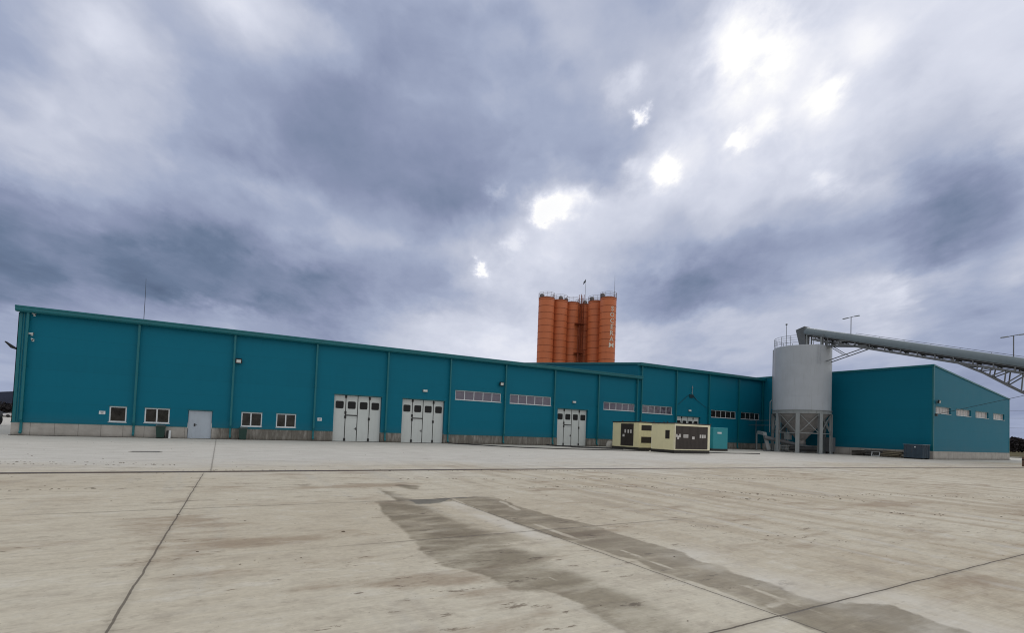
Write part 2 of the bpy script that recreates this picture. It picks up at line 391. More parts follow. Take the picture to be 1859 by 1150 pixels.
# ---------------------------------------------------------------- ground
xs, ys = set(), set()
def rng(a, b, s):
    n = max(1, int(round((b-a)/s))); return [a+(b-a)*i/n for i in range(n+1)]
gx = rng(-90, 10, 10)[:-1]+rng(10, 14.6, 1.)[:-1]+rng(14.6, 20.2, .07)[:-1]+rng(20.2, 30, 1.4)[:-1]+rng(30, 121, 9)
gy = rng(-130, -43.6, 9)[:-1]+rng(-43.6, -30.4, .09)[:-1]+rng(-30.4, 0, 3.8)[:-1]+rng(0, 112, 14)
SA = [(16.07,-33.88),(16.57,-34.01),(16.65,-34.5),(17.13,-34.77),(17.02,-36.33),(17.2,-36.96),(17.36,-37.75),(17.37,-39.01),(17.01,-39.69),(17.08,-40.3),(17.1,-41.24),(17.02,-41.72),(17.3,-42.3),(17.3,-43.3),(16.07,-43.2),(16.0,-42.2),(16.11,-41.35),(16.14,-40.98),(16.2,-40.55),(16.07,-40.37),(15.8,-40.19),(15.8,-39.84),(15.66,-39.32),(15.48,-39.07),(15.54,-38.2),(15.62,-37.75),(15.68,-37.23),(15.75,-36.29),(15.8,-35.33),(16.04,-34.46)]
SB = [(17.82,-33.96),(18.47,-33.8),(18.89,-34.08),(18.72,-35.49),(18.77,-36.8),(18.93,-37.72),(18.85,-38.52),(18.85,-39.7),(18.65,-40.16),(18.77,-40.36),(18.61,-40.71),(18.64,-41.14),(18.52,-41.52),(18.56,-41.8),(18.85,-41.93),(19.14,-42.15),(18.98,-42.61),(18.87,-43.3),(17.5,-43.3),(17.6,-42.39),(17.68,-42.22),(17.72,-41.89),(17.77,-41.54),(17.83,-41.09),(17.82,-40.79),(17.77,-40.32),(17.88,-39.75),(17.8,-39.18),(17.72,-38.53),(17.65,-37.86),(17.68,-36.55)]
SCp = [(16.75,-31.95),(17.06,-33.44),(17.49,-33.87),(17.8,-34.11),(17.18,-34.65),(16.62,-34.49),(16.59,-33.93)]
SDp = [(17.35,-31.02),(17.86,-31.57),(17.56,-32.25),(17.36,-31.96)]
PALE = [[(18.26,-40.94),(18.33,-41.09),(18.22,-42.03),(18.16,-42.03),(18.13,-41.55)], [(18.06,-39.2),(18.16,-39.32),(18.06,-40.34),(17.97,-40.31),(18.0,-39.8)],
        [(17.91,-37.16),(18.05,-37.24),(18.0,-38.63),(17.86,-38.48)], [(18.66,-34.49),(18.79,-34.62),(18.56,-35.83),(18.41,-35.85)],
        [(17.79,-40.32),(17.86,-40.79),(17.80,-41.54),(17.72,-41.89),(17.66,-41.79),(17.74,-41.18),(17.77,-40.62)], [(16.38,-39.82),(16.44,-39.92),(16.51,-40.25),(16.4,-40.16)],
        [(17.77,-41.54),(17.81,-41.68),(18.72,-41.61),(18.59,-41.52)]]
DK = [(16.75,-33.9),(17.25,-33.92),(17.75,-34.05),(17.35,-34.5),(17.05,-34.62),(16.75,-34.55),(16.8,-34.2)]
def sdist(p, poly):
    x, y = p; ins = False; best = 9.; n = len(poly)
    for i in range(n):
        x0, y0 = poly[i]; x1, y1 = poly[(i+1) % n]
        if (y0 > y) != (y1 > y) and x < (x1-x0)*(y-y0)/(y1-y0)+x0: ins = not ins
        ex, ey = x1-x0, y1-y0; t = max(0, min(1, ((x-x0)*ex+(y-y0)*ey)/(ex*ex+ey*ey+1e-9)))
        d = math.hypot(x-x0-t*ex, y-y0-t*ey); best = min(best, d)
    return best if ins else -best
gv = [(x, y, 0.) for y in gy for x in gx]; nx = len(gx)
gf = [(j*nx+i, j*nx+i+1, (j+1)*nx+i+1, (j+1)*nx+i) for j in range(len(gy)-1) for i in range(nx-1)]
yard = MB(); yard.v = gv; yard.f = gf
wet = []; pale = []; dark = []
for x, y, _ in gv:
    if 14.6 <= x <= 20.2 and -43.6 <= y <= -30.4:
        wet.append(max(sdist((x, y), SA), sdist((x, y), SB), sdist((x, y), SCp)+.07, sdist((x, y), SDp)+.05))
        pale.append(max(sdist((x, y), q) for q in PALE)); dark.append(max(sdist((x, y), DK), sdist((x, y), [(17.3,-33.93),(18.2,-33.80),(18.3,-33.95),(17.4,-34.10)])))
    else: wet.append(-3.); pale.append(-3.); dark.append(-3.)

def yard_mat():
    m = bpy.data.materials.new('yard_concrete'); m.use_nodes = True; N = NT(m.node_tree); b = N.n['Principled BSDF']
    pos = N.node('ShaderNodeNewGeometry').outputs['Position']; x, y, z = N.sep(pos)
    big = N.noise(pos, .13, 5, .55); mid = N.noise(pos, .9, 6, .6); fine = N.noise(pos, 14, 5, .65)
    # broom finish and tyre film: fine streaks along X, wider bands along Y on the east side
    sx = N.noise(N.xyz(N.m('MULTIPLY', x, .35), N.m('MULTIPLY', y, 3.2), 0), 1.4, 7, .62)
    sy = N.noise(N.xyz(N.m('MULTIPLY', x, 1.5), N.m('MULTIPLY', y, .16), 3), 1.0, 6, .6)
    broom = N.noise(N.xyz(N.m('MULTIPLY', x, 1.2), N.m('MULTIPLY', y, 26), 0), 1.5, 3, .6)
    c = N.mix(N.mr(big, .3, .7), (.485, .433, .342), (.560, .523, .435))
    east = N.mr(N.m('ADD', x, N.m('MULTIPLY', big, 6)), 18, 26)
    c = N.mix(N.m('MULTIPLY', east, N.mr(sy, .42, .66, 0, .85)), c, (.345, .275, .19))
    c = N.mix(N.m('MULTIPLY', N.mr(sy, .54, .72), .5), c, (.44, .425, .385))
    c = N.mix(N.mr(sx, .50, .74, 0, .26), c, (.30, .26, .215))
    c = N.mix(N.mr(sx, .46, .26, 0, .28), c, (.52, .50, .45))
    mot = N.noise(N.xyz(x, N.m('MULTIPLY', y, 1.7), 2), 1.7, 8, .7)
    c = N.mix(N.mr(mot, .48, .68, 0, .50), c, (.34, .295, .240))
    c = N.mix(N.mr(mot, .46, .32, 0, .35), c, (.62, .60, .55))
    mot2 = N.noise(N.xyz(N.m('MULTIPLY', x, 1.0), N.m('MULTIPLY', y, 1.3), 12), 5.5, 6, .7)
    c = N.mix(N.mr(mot2, .52, .70, 0, .35), c, (.25, .215, .17))
    # rusty brown soil smears, west side
    br = N.noise(N.xyz(N.m('MULTIPLY', x, .45), N.m('MULTIPLY', y, 1.1), 9), .8, 6, .62)
    c = N.mix(N.m('MULTIPLY', N.mr(br, .54, .68), .62), c, (.26, .19, .13))
    # clumps of dropped mud
    mud = N.noise(N.xyz(N.m('MULTIPLY', x, 1.3), N.m('MULTIPLY', y, 3.4), 4), 1.6, 8, .72)
    mm = N.m('MULTIPLY', N.mr(mud, .60, .66), N.mr(N.noise(pos, .22, 3, .5), .36, .55))
    c = N.mix(N.m('MULTIPLY', mm, .75), c, (.13, .095, .065))
    # cooler, washed strip between the channel and the sheds
    far = N.mr(N.m('ADD', y, N.m('ADD', N.m('MULTIPLY', N.m('SUBTRACT', mid, .5), 5), N.m('MULTIPLY', N.m('SUBTRACT', big, .5), 14))), -30, -20)
    cool = N.mix(N.mr(sx, .35, .65), (.58, .57, .545), (.46, .45, .425))
    cool = N.mix(N.mr(mid, .52, .72, 0, .45), cool, (.40, .385, .36))
    cool = N.mix(N.m('MULTIPLY', mm, .5), cool, (.18, .15, .12))
    c = N.mix(N.m('MULTIPLY', far, .85), c, cool)
    # mud thrown along the traffic lines
    for yc, wd, st in ((-30.8, .35, .6), (-33.1, .25, .55), (-29.2, .2, .4), (-25.2, .3, .55), (-21, .4, .35)):
        lane = N.mr(N.m('ABSOLUTE', N.m('SUBTRACT', N.m('ADD', y, N.m('MULTIPLY', N.m('SUBTRACT', big, .5), 2.5)), yc)), wd, wd*.2)
        c = N.mix(N.m('MULTIPLY', N.m('MULTIPLY', lane, N.mr(N.noise(N.xyz(N.m('MULTIPLY', x, .45), y, 0), 2.6, 6, .75), .53, .62)), st), c, (.12, .09, .065))
    # pale scrape lines left by forklift traffic, running towards the sheds on the east side
    for xc, s, ln in ((30.2, .28, .10), (26.0, .20, .07), (22.1, .10, .05), (24.0, .22, .05)):
        q = N.m('SUBTRACT', x, N.m('ADD', xc, N.m('MULTIPLY', N.m('ADD', y, 34), s)))
        q = N.m('ADD', q, N.m('MULTIPLY', N.m('SUBTRACT', N.noise(pos, .5, 3, .5), .5), .5))
        c = N.mix(N.m('MULTIPLY', N.mr(N.m('ABSOLUTE', q), ln*3., 0), N.mr(mid, .35, .65, .0, .55)), c, (.50, .485, .45))
    c = N.mix(1.0, c, N.ramp(N.m('ADD', N.m('MULTIPLY', fine, .6), N.m('MULTIPLY', broom, .4)), [(.25, .82), (.75, 1.16)]), 'MULTIPLY')
    specks = N.noise(pos, 38, 2, .5); c = N.mix(N.mr(specks, .70, .76, 0, .55), c, (.12, .10, .08))
    # lime bloom: pale zones left where water dried along the east mark and the joint
    atp = N.node('ShaderNodeAttribute', attribute_name='wet').outputs['Fac']
    bl = N.m('MULTIPLY', N.m('MULTIPLY', N.mr(atp, -.95, -.10), N.mr(x, 18.2, 18.6)), N.mr(y, -39.0, -40.2))
    bl = N.m('MAXIMUM', bl, N.m('MULTIPLY', N.m('MULTIPLY', N.mr(x, 17.15, 17.45), N.mr(x, 17.70, 17.74, 1, 0)), N.m('MULTIPLY', N.mr(y, -38.8, -37.8), N.mr(y, -34.6, -34.2, 1, 0))))
    c = N.mix(N.m('MULTIPLY', bl, N.mr(mid, .3, .65, .05, .5)), c, (.66, .65, .625))
    # water marks
    at = N.node('ShaderNodeAttribute', attribute_name='wet').outputs['Fac']
    pa = N.node('ShaderNodeAttribute', attribute_name='pale').outputs['Fac']; da = N.node('ShaderNodeAttribute', attribute_name='dark').outputs['Fac']
    nn = N.noise(N.xyz(N.m('MULTIPLY', x, 1.0), N.m('MULTIPLY', y, 1.0), 0), 3.0, 7, .62)
    nz = N.m('MULTIPLY', N.m('SUBTRACT', nn, .5), .30)
    soft = N.m('MULTIPLY', N.m('MULTIPLY', N.mr(x, 16.45, 16.9), N.mr(x, 17.45, 17.6, 1, 0)), N.mr(y, -34.2, -34.8))
    wm = N.mr(N.m('ADD', at, nz), -.035, N.m('ADD', .05, N.m('MULTIPLY', soft, .42)))
    inner = N.noise(N.xyz(N.m('MULTIPLY', x, 1.0), N.m('MULTIPLY', y, 2.2), 5), 1.1, 6, .6)
    # drying centre of the western mark
    dry = N.m('MULTIPLY', N.mr(x, 16.55, 17.0), N.mr(x, 17.35, 17.5, 1, 0))
    wm2 = N.m('MULTIPLY', wm, N.m('SUBTRACT', N.mr(inner, .30, .62, .36, .95), N.m('MULTIPLY', dry, N.mr(inner, .35, .6, .75, .35))))
    pm = N.mr(N.m('ADD', pa, N.m('MULTIPLY', nz, .45)), .0, .045)
    wm2 = N.m('MULTIPLY', wm2, N.m('SUBTRACT', 1., N.m('MULTIPLY', pm, .95)))
    c = N.mix(wm2, c, N.mix(1.0, c, (.40, .365, .30), 'MULTIPLY'))
    c = N.mix(N.m('MULTIPLY', N.m('MULTIPLY', pm, nn), .35), c, (.50, .49, .45))
    dm = N.mr(N.m('ADD', da, N.m('MULTIPLY', nz, .4)), -.02, .05)
    c = N.mix(N.m('MULTIPLY', dm, .7), c, (.075, .078, .075))
    # slab joints
    wob = N.m('MULTIPLY', N.m('SUBTRACT', N.noise(pos, 1.8, 4, .6), .5), .05)
    jm = None
    def joint(coord, c0, other, lo, hi, wdt, st):
        d = N.m('ABSOLUTE', N.m('ADD', N.m('SUBTRACT', coord, c0), wob))
        core = N.mr(d, wdt, wdt*.35); halo = N.m('MULTIPLY', N.mr(d, .09, .0), .22)
        e = N.m('MULTIPLY', N.mr(other, lo-1.5, lo), N.mr(other, hi, hi+1.5, 1, 0))
        return N.m('MULTIPLY', N.m('MULTIPLY', N.m('MAXIMUM', core, halo), e), st)
    js = [joint(N.m('SUBTRACT', x, N.m('MULTIPLY', N.m('ADD', y, 27.), .026)), 12.83, y, -60, -28, .017, .8), joint(x, 13.0, y, -26.2, -1, .035, .5), joint(x, 17.72, y, -60, -34.4, .014, .85), joint(y, -33.95, x, 11.5, 18.3, .022, .75), joint(y, -37.72, x, 15.6, 20.6, .014, .85),
          joint(y, -41.82, x, 15.5, 30, .017, .9), joint(y, -33.95, x, -10, 11.5, .02, .3), joint(x, 22.8, y, -60, -36, .012, .12), joint(y, -37.72, x, 0, 14, .012, .22), joint(x, 7.6, y, -60, -28, .02, .3),
          joint(y, -30.2, x, -10, 40, .02, .18), joint(y, -12, x, -10, 75, .03, .3)]
    for j in js: jm = j if jm is None else N.m('MAXIMUM', jm, j)
    c = N.mix(jm, c, (.075, .062, .050))
    N.put(b.inputs['Base Color'], c)
    N.put(b.inputs['Roughness'], N.m('SUBTRACT', .80, N.m('MULTIPLY', wm2, .22)))
    b.inputs['Specular IOR Level'].default_value = .22
    hgt = N.m('SUBTRACT', N.m('ADD', N.m('MULTIPLY', fine, .35), N.m('MULTIPLY', broom, .35)), N.m('MULTIPLY', jm, 1.2))
    bn = N.node('ShaderNodeBump', in_Strength=.45, in_Distance=.012, in_Height=hgt); N.l.new(bn.outputs[0], b.inputs['Normal'])
    return m
yo = yard.build('concrete_yard', yard_mat()); tag(yo, kind='structure')
for nm, dat in (('wet', wet), ('pale', pale), ('dark', dark)):
    at = yo.data.attributes.new(nm, 'FLOAT', 'POINT'); at.data.foreach_set('value', dat)

def field_mat():
    m = bpy.data.materials.new('field'); m.use_nodes = True; N = NT(m.node_tree); b = N.n['Principled BSDF']
    pos = N.node('ShaderNodeNewGeometry').outputs['Position']
    c = N.ramp(N.noise(pos, .05, 8, .65), [(.3, (.045, .045, .028)), (.5, (.10, .085, .045)), (.7, (.14, .12, .075))])
    N.put(b.inputs['Base Color'], c); b.inputs['Roughness'].default_value = .95; b.inputs['Specular IOR Level'].default_value = .05
    return m
fm = MB(); fm.add([(-6000, -6000, -.06), (6000, -6000, -.06), (6000, 6000, -.06), (-6000, 6000, -.06)], [(0, 1, 2, 3)])
tag(fm.build('field', field_mat()), kind='structure')
# hills round the horizon
hb = MB(); vs = []; M = 220
for k in range(M):
    a = 2*pi*k/M; az_ = math.degrees(a); az_ = az_-360 if az_ > 180 else az_
    e = 1.42 if az_ < 5 else .55
    if 5 <= az_ < 35: e = 1.42-(az_-5)/30*.87
    e += .10*sin(a*23)+.07*sin(a*51+1)+.04*sin(a*97+2)
    for R_, h in ((2300, 0), (2700, .55), (3000, 1.0), (3400, .9)):
        vs.append((CAM.x+R_*sin(a), CAM.y+R_*cos(a), (0 if h == 0 else max(0, R_*math.tan(radians(e))*h)) - (1 if h == 0 else 0)))
hb.v = vs; hb.f = [(4*k+i, 4*k+i+1, 4*((k+1) % M)+i+1, 4*((k+1) % M)+i) for k in range(M) for i in range(3)]
tag(hb.build('hills', FOREST, smooth=True), kind='structure')

# crumbs of dropped mud, real little clods too many to count
TR = [[(24.88,-33.55),(26.35,-34.94),(27.97,-35.96),(28.75,-37.62)], [(26.22,-35.04),(28.11,-36.35),(31.43,-36.56),(33.61,-37.76),(36.01,-38.65)], [(20.69,-32.38),(25.25,-33.19)], [(23.52,-34.85),(26.25,-36.53)],
      [(12.5,-26.3),(27.35,-27.9)], [(6.0,-22.6),(10.03,-23.09),(12.13,-24.32)], [(4.5,-23.3),(11.66,-24.3)], [(20.53,-37.96),(21.36,-39.29)], [(21.22,-39.47),(22.69,-40.45)], [(25.91,-38.34),(27.8,-39.32)], [(13.6,-37.9),(14.2,-38.3)], [(-6,-30),(11,-30.6)], [(18,-29.8),(34,-32.2)]]
R2 = random.Random(11); cl = MB()
def clod(x, y, r, st):
    n = 6; h = r*.35; a0 = R2.random()*6
    vs = [(x+r*st*R2.uniform(.6, 1.1)*cos(a0+2*pi*k/n), y+r*R2.uniform(.6, 1.1)*sin(a0+2*pi*k/n), .001) for k in range(n)]+[(x+r*st*.4*cos(a0+2*pi*k/n), y+r*.4*sin(a0+2*pi*k/n), h*R2.uniform(.7, 1.2)) for k in range(n)]
    cl.add(vs, [(k, (k+1) % n, n+(k+1) % n, n+k) for k in range(n)]+[tuple(range(n, 2*n))])
for P in TR:
    for (x0, y0), (x1, y1) in zip(P, P[1:]):
        ln = math.hypot(x1-x0, y1-y0); dist = math.hypot((x0+x1)/2-CAM.x, (y0+y1)/2-CAM.y)
        for q in range(int(ln*(11 if dist < 14 else 9))):
            u = R2.random(); g = R2.choice([0, 0, 1]); clod(x0+(x1-x0)*u+R2.gauss(0, .12)+g*R2.gauss(0, .3), y0+(y1-y0)*u+R2.gauss(0, .10), R2.uniform(.005, .018)*(.8 if dist < 10 else 1.6), R2.uniform(1, 2.6))
for q in range(300): clod(R2.uniform(4, 34), R2.uniform(-42, -5), R2.uniform(.004, .014)*R2.choice([1, 1, 2]), R2.uniform(1, 2))
tag(cl.build('mud_crumbs', mat('mud', (.085, .062, .042), .9, spec=.1, var=.3, vscale=3)), 'small dark crumbs of dried mud scattered in lines over the concrete yard', 'mud', kind='stuff')
# linear drain across the yard
pts = [(-40, -26.6), (8.3, -26.85), (22.7, -27.0), (39.6, -27.55), (69, -29.6), (110, -32)]
dr = MB(); lp = MB()
for (x0, y0), (x1, y1) in zip(pts, pts[1:]):
    dr.bar((x0, y0, .003), (x1, y1, .003), .16, .010); lp.bar((x0, y0-.12, .004), (x1, y1-.12, .004), .05, .018); lp.bar((x0, y0+.12, .004), (x1, y1+.12, .004), .05, .018)
t = thing('drain_channel', (20, -27, 0), 'long dark slot drain with rusty edge strips crossing the whole yard', 'drain')
dr.build('grate', DARKMET, t); lp.build('edge_strip', mat('rusty_edge', (.10, .065, .045), .7, var=.4, vscale=3), t)

# ---------------------------------------------------------------- building helpers
def front_wall(x0, x1, z0, z1, y, ops, depth, mb):
    """wall plane facing -Y with rectangular openings (ax,bx,az,bz) and reveals of the given depth"""
    X = sorted({x0, x1, *[o[0] for o in ops], *[o[1] for o in ops]}); Z = sorted({z0, z1, *[o[2] for o in ops], *[o[3] for o in ops]})
    for i in range(len(X)-1):
        for j in range(len(Z)-1):
            cx, cz = (X[i]+X[i+1])/2, (Z[j]+Z[j+1])/2
            if any(o[0] < cx < o[1] and o[2] < cz < o[3] for o in ops): continue
            if cz < z0 or cz > z1: continue
            mb.add([(X[i], y, Z[j]), (X[i+1], y, Z[j]), (X[i+1], y, Z[j+1]), (X[i], y, Z[j+1])], [(0, 1, 2, 3)])
    for o in ops:
        a, b, c, d = o[:4]; D_ = o[4] if len(o) > 4 else depth
        if c > z0: mb.add([(a, y, c), (b, y, c), (b, y+D_, c), (a, y+D_, c)], [(0, 1, 2, 3)])
        if d < z1-1e-6: mb.add([(a, y, d), (b, y, d), (b, y+D_, d), (a, y+D_, d)], [(3, 2, 1, 0)])
        c2, d2 = max(c, z0), min(d, z1)
        mb.add([(a, y, c2), (a, y, d2), (a, y+D_, d2), (a, y+D_, c2)], [(3, 2, 1, 0)])
        mb.add([(b, y, c2), (b, y, d2), (b, y+D_, d2), (b, y+D_, c2)], [(0, 1, 2, 3)])
def clip_ops(ops, zlo, zhi):
    r = []
    for o in ops:
        c, d = max(o[2], zlo), min(o[3], zhi)
        if d > c: r.append((o[0], o[1], c, d)+tuple(o[4:]))
    return r
def window(par, x0, x1, z0, z1, y, n, glass, yd=.10, fw=.07, sill=True, name='window', label=None, split=None):
    f = MB(); p = y+yd; t_ = .06
    f.box(x0, x0+fw, p-t_, p, z0, z1); f.box(x1-fw, x1, p-t_, p, z0, z1)
    f.box(x0+fw, x1-fw, p-t_, p, z1-fw, z1); f.box(x0+fw, x1-fw, p-t_, p, z0, z0+fw)
    cuts = split if split else [x0+(x1-x0)*k/n for k in range(1, n)]
    for c in cuts: f.box(c-fw*.55, c+fw*.55, p-t_+.002, p, z0+fw, z1-fw)
    o = f.build(name, WHITE, par)
    if label: o['label'] = label
    g = MB(); g.box(x0+fw*.5, x1-fw*.5, p-.03, p-.02, z0+fw*.5, z1-fw*.5); g.build('pane', glass, o)
    if sill:
        s = MB(); s.box(x0-.04, x1+.04, y-.05, p-t_, z0-.035, z0-.002); s.build('sill', WHITE, o)
    hd = MB(); hd.box(x0-.05, x1+.05, y-.03, y-.003, z1+.004, z1+.05); hd.build('head_flashing', TEALT, o)
    return o
def rounded(x0, x1, z0, z1, r, n=4):
    out = []
    for cx, cz, a in ((x1-r, z1-r, 0), (x0+r, z1-r, pi/2), (x0+r, z0+r, pi), (x1-r, z0+r, 3*pi/2)):
        for k in range(n+1): out.append((cx+r*cos(a+pi/2*k/n), cz+r*sin(a+pi/2*k/n)))
    return out
def folding_door(par, x0, x1, h, y, depth, label):
    p = y+depth; lw = (x1-x0)/4
    d = MB()
    for k in range(4):
        a, b = x0+k*lw, x0+(k+1)*lw
        d.bbox(a+.018, b-.018, p-.05, p+.05, .03, h-.02, .012)
    o = d.build('folding_door', DOORG, par); o['label'] = label
    s = MB()
    for k in (1, 2, 3): s.box(x0+k*lw-.032, x0+k*lw+.032, p-.058, p-.02, .03, h-.02)
    s.box(x0, x1, p-.04, p+.06, .0, .028); s.build('rubber_seal', RUBBER, o)
    wb = MB(); wb.box(x0+lw+.02, x0+2*lw-.02, p-.066, p-.045, 2.21, 2.31); wb.build('wicket_door_head', RUBBER, o)
    wf = MB(); wf.box(x0+lw+.03, x0+2*lw-.03, p-.056, p-.05, 2.07, 2.08); wf.build('wicket_door_edge', DARKMET, o)
    for k in range(4):
        c = x0+(k+.5)*lw; off = .0
        g = MB(); g.prism(rounded(c-.33, c+.33, 2.83, 3.46, .1), lambda u, v, q: (u, q, v), p-.075, p-.045); g.build('door_window', GL_DOOR, o)
    for k in (1, 3):
        for z in ((.18, 2.12, 2.48, 3.86) if k == 1 else (.18, 2.0, 3.80)):
            hh = MB(); hx = x0+k*lw; hh.bbox(hx-.085, hx+.085, p-.10, p-.04, z-.12, z+.12, .02); hh.build('hinge', RUBBER, o)
    hn = MB(); hn.box(x0+2*lw-.13, x0+2*lw-.07, p-.075, p-.045, 1.0, 1.22); hn.tube([(x0+2*lw-.1, p-.11, 1.12), (x0+2*lw-.25, p-.11, 1.12)], .018, 6); hn.bar((x0+2*lw-.1, p-.12, 1.12), (x0+2*lw-.1, p-.05, 1.12), .03); hn.build('handle', DARKMET, o)
    lt = MB(); lt.box(x0-.06, x1+.06, y-.035, y-.003, h+.004, h+.06); lt.build('lintel_flashing', TEALT, o)
    return o
def downspout(par, x, ztop, y=-.20, zk=1.0):
    m = MB(); s = .13
    m.box(x-s/2, x+s/2, y-s/2, y+s/2, zk+.05, ztop)
    m.bar((x, y, zk+.09), (x, y+.12, zk-.14), s, s*.98, up=(1, 0, 0)); m.box(x-s/2, x+s/2, y+.06, y+.06+s, .30, zk-.10)
    m.bar((x, y+.12, .33), (x, y-.04, .16), s, s*.98, up=(1, 0, 0))
    o = m.build('downspout', TEALT, par)
    c = MB()
    for z in (zk+.6, (zk+ztop)/2, ztop-.5): c.box(x-s/2-.012, x+s/2+.012, y-s/2-.012, 0.0, z, z+.04)
    each(c, 'pipe_clamp', TEALT, o)
    return o
def gutter(par, x0, x1, ztop, hgt=.38, out=.50, name='gutter'):
    prof = [(0.02, ztop-hgt+.02), (-out+.12, ztop-hgt), (-out+.02, ztop-hgt+.10), (-out+.02, ztop-.10), (-out-.02, ztop-.09), (-out-.02, ztop), (-out+.03, ztop), (-out+.03, ztop-.03), (.02, ztop-.03)]
    m = MB(); m.prism([(u, v) for u, v in prof][::-1], lambda u, v, d: (d, u, v), x0, x1)
    return m.build(name, TEALT, par)

# ---------------------------------------------------------------- shed 1 (long, left)
C0 = 1.894
b1 = thing('warehouse', (28, 0, 0), 'long low teal warehouse on the left with three full folding doors and small office windows', 'warehouse')
X0, X1, H1 = 1.5, 55.95, 8.42
doors1 = [(21.47, 25.52, 'wide grey folding door in the third bay left of the row of high windows'), (27.4, 31.5, 'grey folding door with light strips at the bottom of its dark windows'), (44.5, 48.6, 'grey folding door between two high strip windows')]
ops = [(6.46, 7.44, 1.06, 2.16, .12), (8.47, 9.97, 1.07, 2.15, .12), (11.11, 12.66, 0, 2.12, .18), (14.6, 16.06, 1.03, 2.15, .12), (17.08, 18.55, 1.04, 2.15, .12),
       (32.54, 37.5, 4.22, 5.12, .14), (38.55, 43.59, 4.2, 5.13, .14), (50.81, 55.5, 4.2, 5.06, .14)]+[(a, b, 0, 4.0, .32) for a, b, _ in doors1]
m = MB(); front_wall(X0, X1, .87, H1-.05, 0, clip_ops(ops, .87, H1), .12, m)
m.add([(X0, 0, .87), (X0, 40, .87), (X0, 40, H1-.05), (X0, 20, H1+1.75), (X0, 0, H1-.05)], [(0, 4, 3, 2, 1)])
m.add([(X1, 40, .87), (X0, 40, .87), (X0, 40, H1-.05), (X1, 40, H1-.05)], [(0, 1, 2, 3)])
m.build('wall', TEAL, b1)
m = MB(); front_wall(X0-.03, X1, 0, .85, -.03, clip_ops(ops, 0, .85), .14, m)
m.add([(X0-.03, -.03, 0), (X0-.03, 40, 0), (X0-.03, 40, .85), (X0-.03, -.03, .85)], [(0, 3, 2, 1)]); m.build('plinth', PLINTH, b1)
m = MB()
xs_ = [X0-.06]+[v for a, b in sorted([(11.11, 12.66)]+[(a, b) for a, b, _ in doors1]) for v in (a, b)]+[X1]
for a, b in zip(xs_[::2], xs_[1::2]): m.box(a, b, -.06, .0, .845, .885)
m.box(X0-.06, X0, 0, 40, .845, .885); each(m, 'drip_flashing', TEALT, b1)
m = MB(); m.add([(X0-.2, -.45, H1-.06), (X1, -.45, H1-.06), (X1, 20, H1+1.8), (X0-.2, 20, H1+1.8), (X0-.2, 40.4, H1-.06), (X1, 40.4, H1-.06)], [(0, 1, 2, 3), (3, 2, 5, 4)]); m.build('roof', ROOF, b1)
gutter(b1, X0-.12, 56.35, H1+.01)
m = MB(); m.box(X0-.035, X0+.16, -.035, .0, .87, H1-.38); m.box(X0-.035, X0, -.035, .18, .87, H1-.38); m.build('corner_trim', TEALT, b1)
m = MB(); m.box(X0+.22, X0+.27, -.022, .0, .87, H1-.38); m.build('cover_strip', TEALT, b1)
for k in range(9): downspout(b1, C0+6*k+(.08 if k == 0 else 0), H1-.32)
downspout(b1, 55.72, H1-.32)
window(b1, 6.46, 7.44, 1.06, 2.16, 0, 1, GL_DARK, fw=.08)
window(b1, 8.47, 9.97, 1.07, 2.15, 0, 2, GL_DARK, fw=.08, split=[9.2])
window(b1, 14.6, 16.06, 1.03, 2.15, 0, 2, GL_DARK, fw=.08, split=[15.27])
window(b1, 17.08, 18.55, 1.04, 2.15, 0, 2, GL_DARK, fw=.08, split=[17.78])
window(b1, 32.54, 37.5, 4.22, 5.12, 0, 5, GL_PALE, fw=.055, name='strip_window', label='five-pane strip window left of the next one')
window(b1, 38.55, 43.59, 4.2, 5.13, 0, 5, GL_PALE, fw=.055, name='strip_window', label='five-pane strip window showing pale bands of light')
window(b1, 50.81, 55.5, 4.2, 5.06, 0, 5, GL_PALE, fw=.055, name='strip_window', label='five-pane strip window at the right end of this front')
for a, b, lb in doors1: folding_door(b1, a, b, 4.0, 0, .30, lb)
m = MB(); m.bbox(11.13, 12.64, .10, .16, .02, 2.10, .01); dd = m.build('metal_door', DOORB, b1)
m = MB(); m.box(11.5, 11.60, .07, .10, .93, 1.13); m.tube([(11.55, .04, 1.06), (11.70, .04, 1.06)], .016, 6); m.bar((11.55, .03, 1.06), (11.55, .1, 1.06), .03); m.build('handle', DARKMET, dd)
m = MB(); m.box(11.06, 12.71, -.035, -.003, 2.125, 2.17); m.build('lintel_flashing', TEALT, dd)

# ---------------------------------------------------------------- shed 2 (taller, middle)
b2 = thing('warehouse', (68, 0, 0), 'middle teal warehouse rising above the long one, behind the cream containers', 'warehouse')
Y0, Y1, H2 = 55.95, 79.9, 10.02
ops2 = [(56.75, 61.8, 4.1, 5.05, .14), (69.02, 74.0, 4.12, 5.07, .14), (75.13, 79.2, 4.15, 5.07, .14), (62.72, 66.95, 0, 4.0, .32)]
m = MB(); front_wall(Y0+.05, Y1, .87, H2-.05, 0, clip_ops(ops2, .87, H2), .12, m)
m.add([(Y0+.05, .0, .87), (Y0+.05, 52, .87), (Y0+.05, 52, H2-.05), (Y0+.05, 26, H2+2.35), (Y0+.05, .0, H2-.05)], [(0, 4, 3, 2, 1)])
m.add([(Y1, 52, .87), (Y0, 52, .87), (Y0, 52, H2-.05), (Y1, 52, H2-.05)], [(0, 1, 2, 3)]); m.build('wall', TEAL, b2)
m = MB(); front_wall(Y0, Y1, 0, .85, -.03, clip_ops(ops2, 0, .85), .14, m); m.build('plinth', PLINTH, b2)
m = MB(); m.box(56.3, 62.72, -.06, 0, .845, .885); m.box(66.95, Y1, -.06, 0, .845, .885); each(m, 'drip_flashing', TEALT, b2)
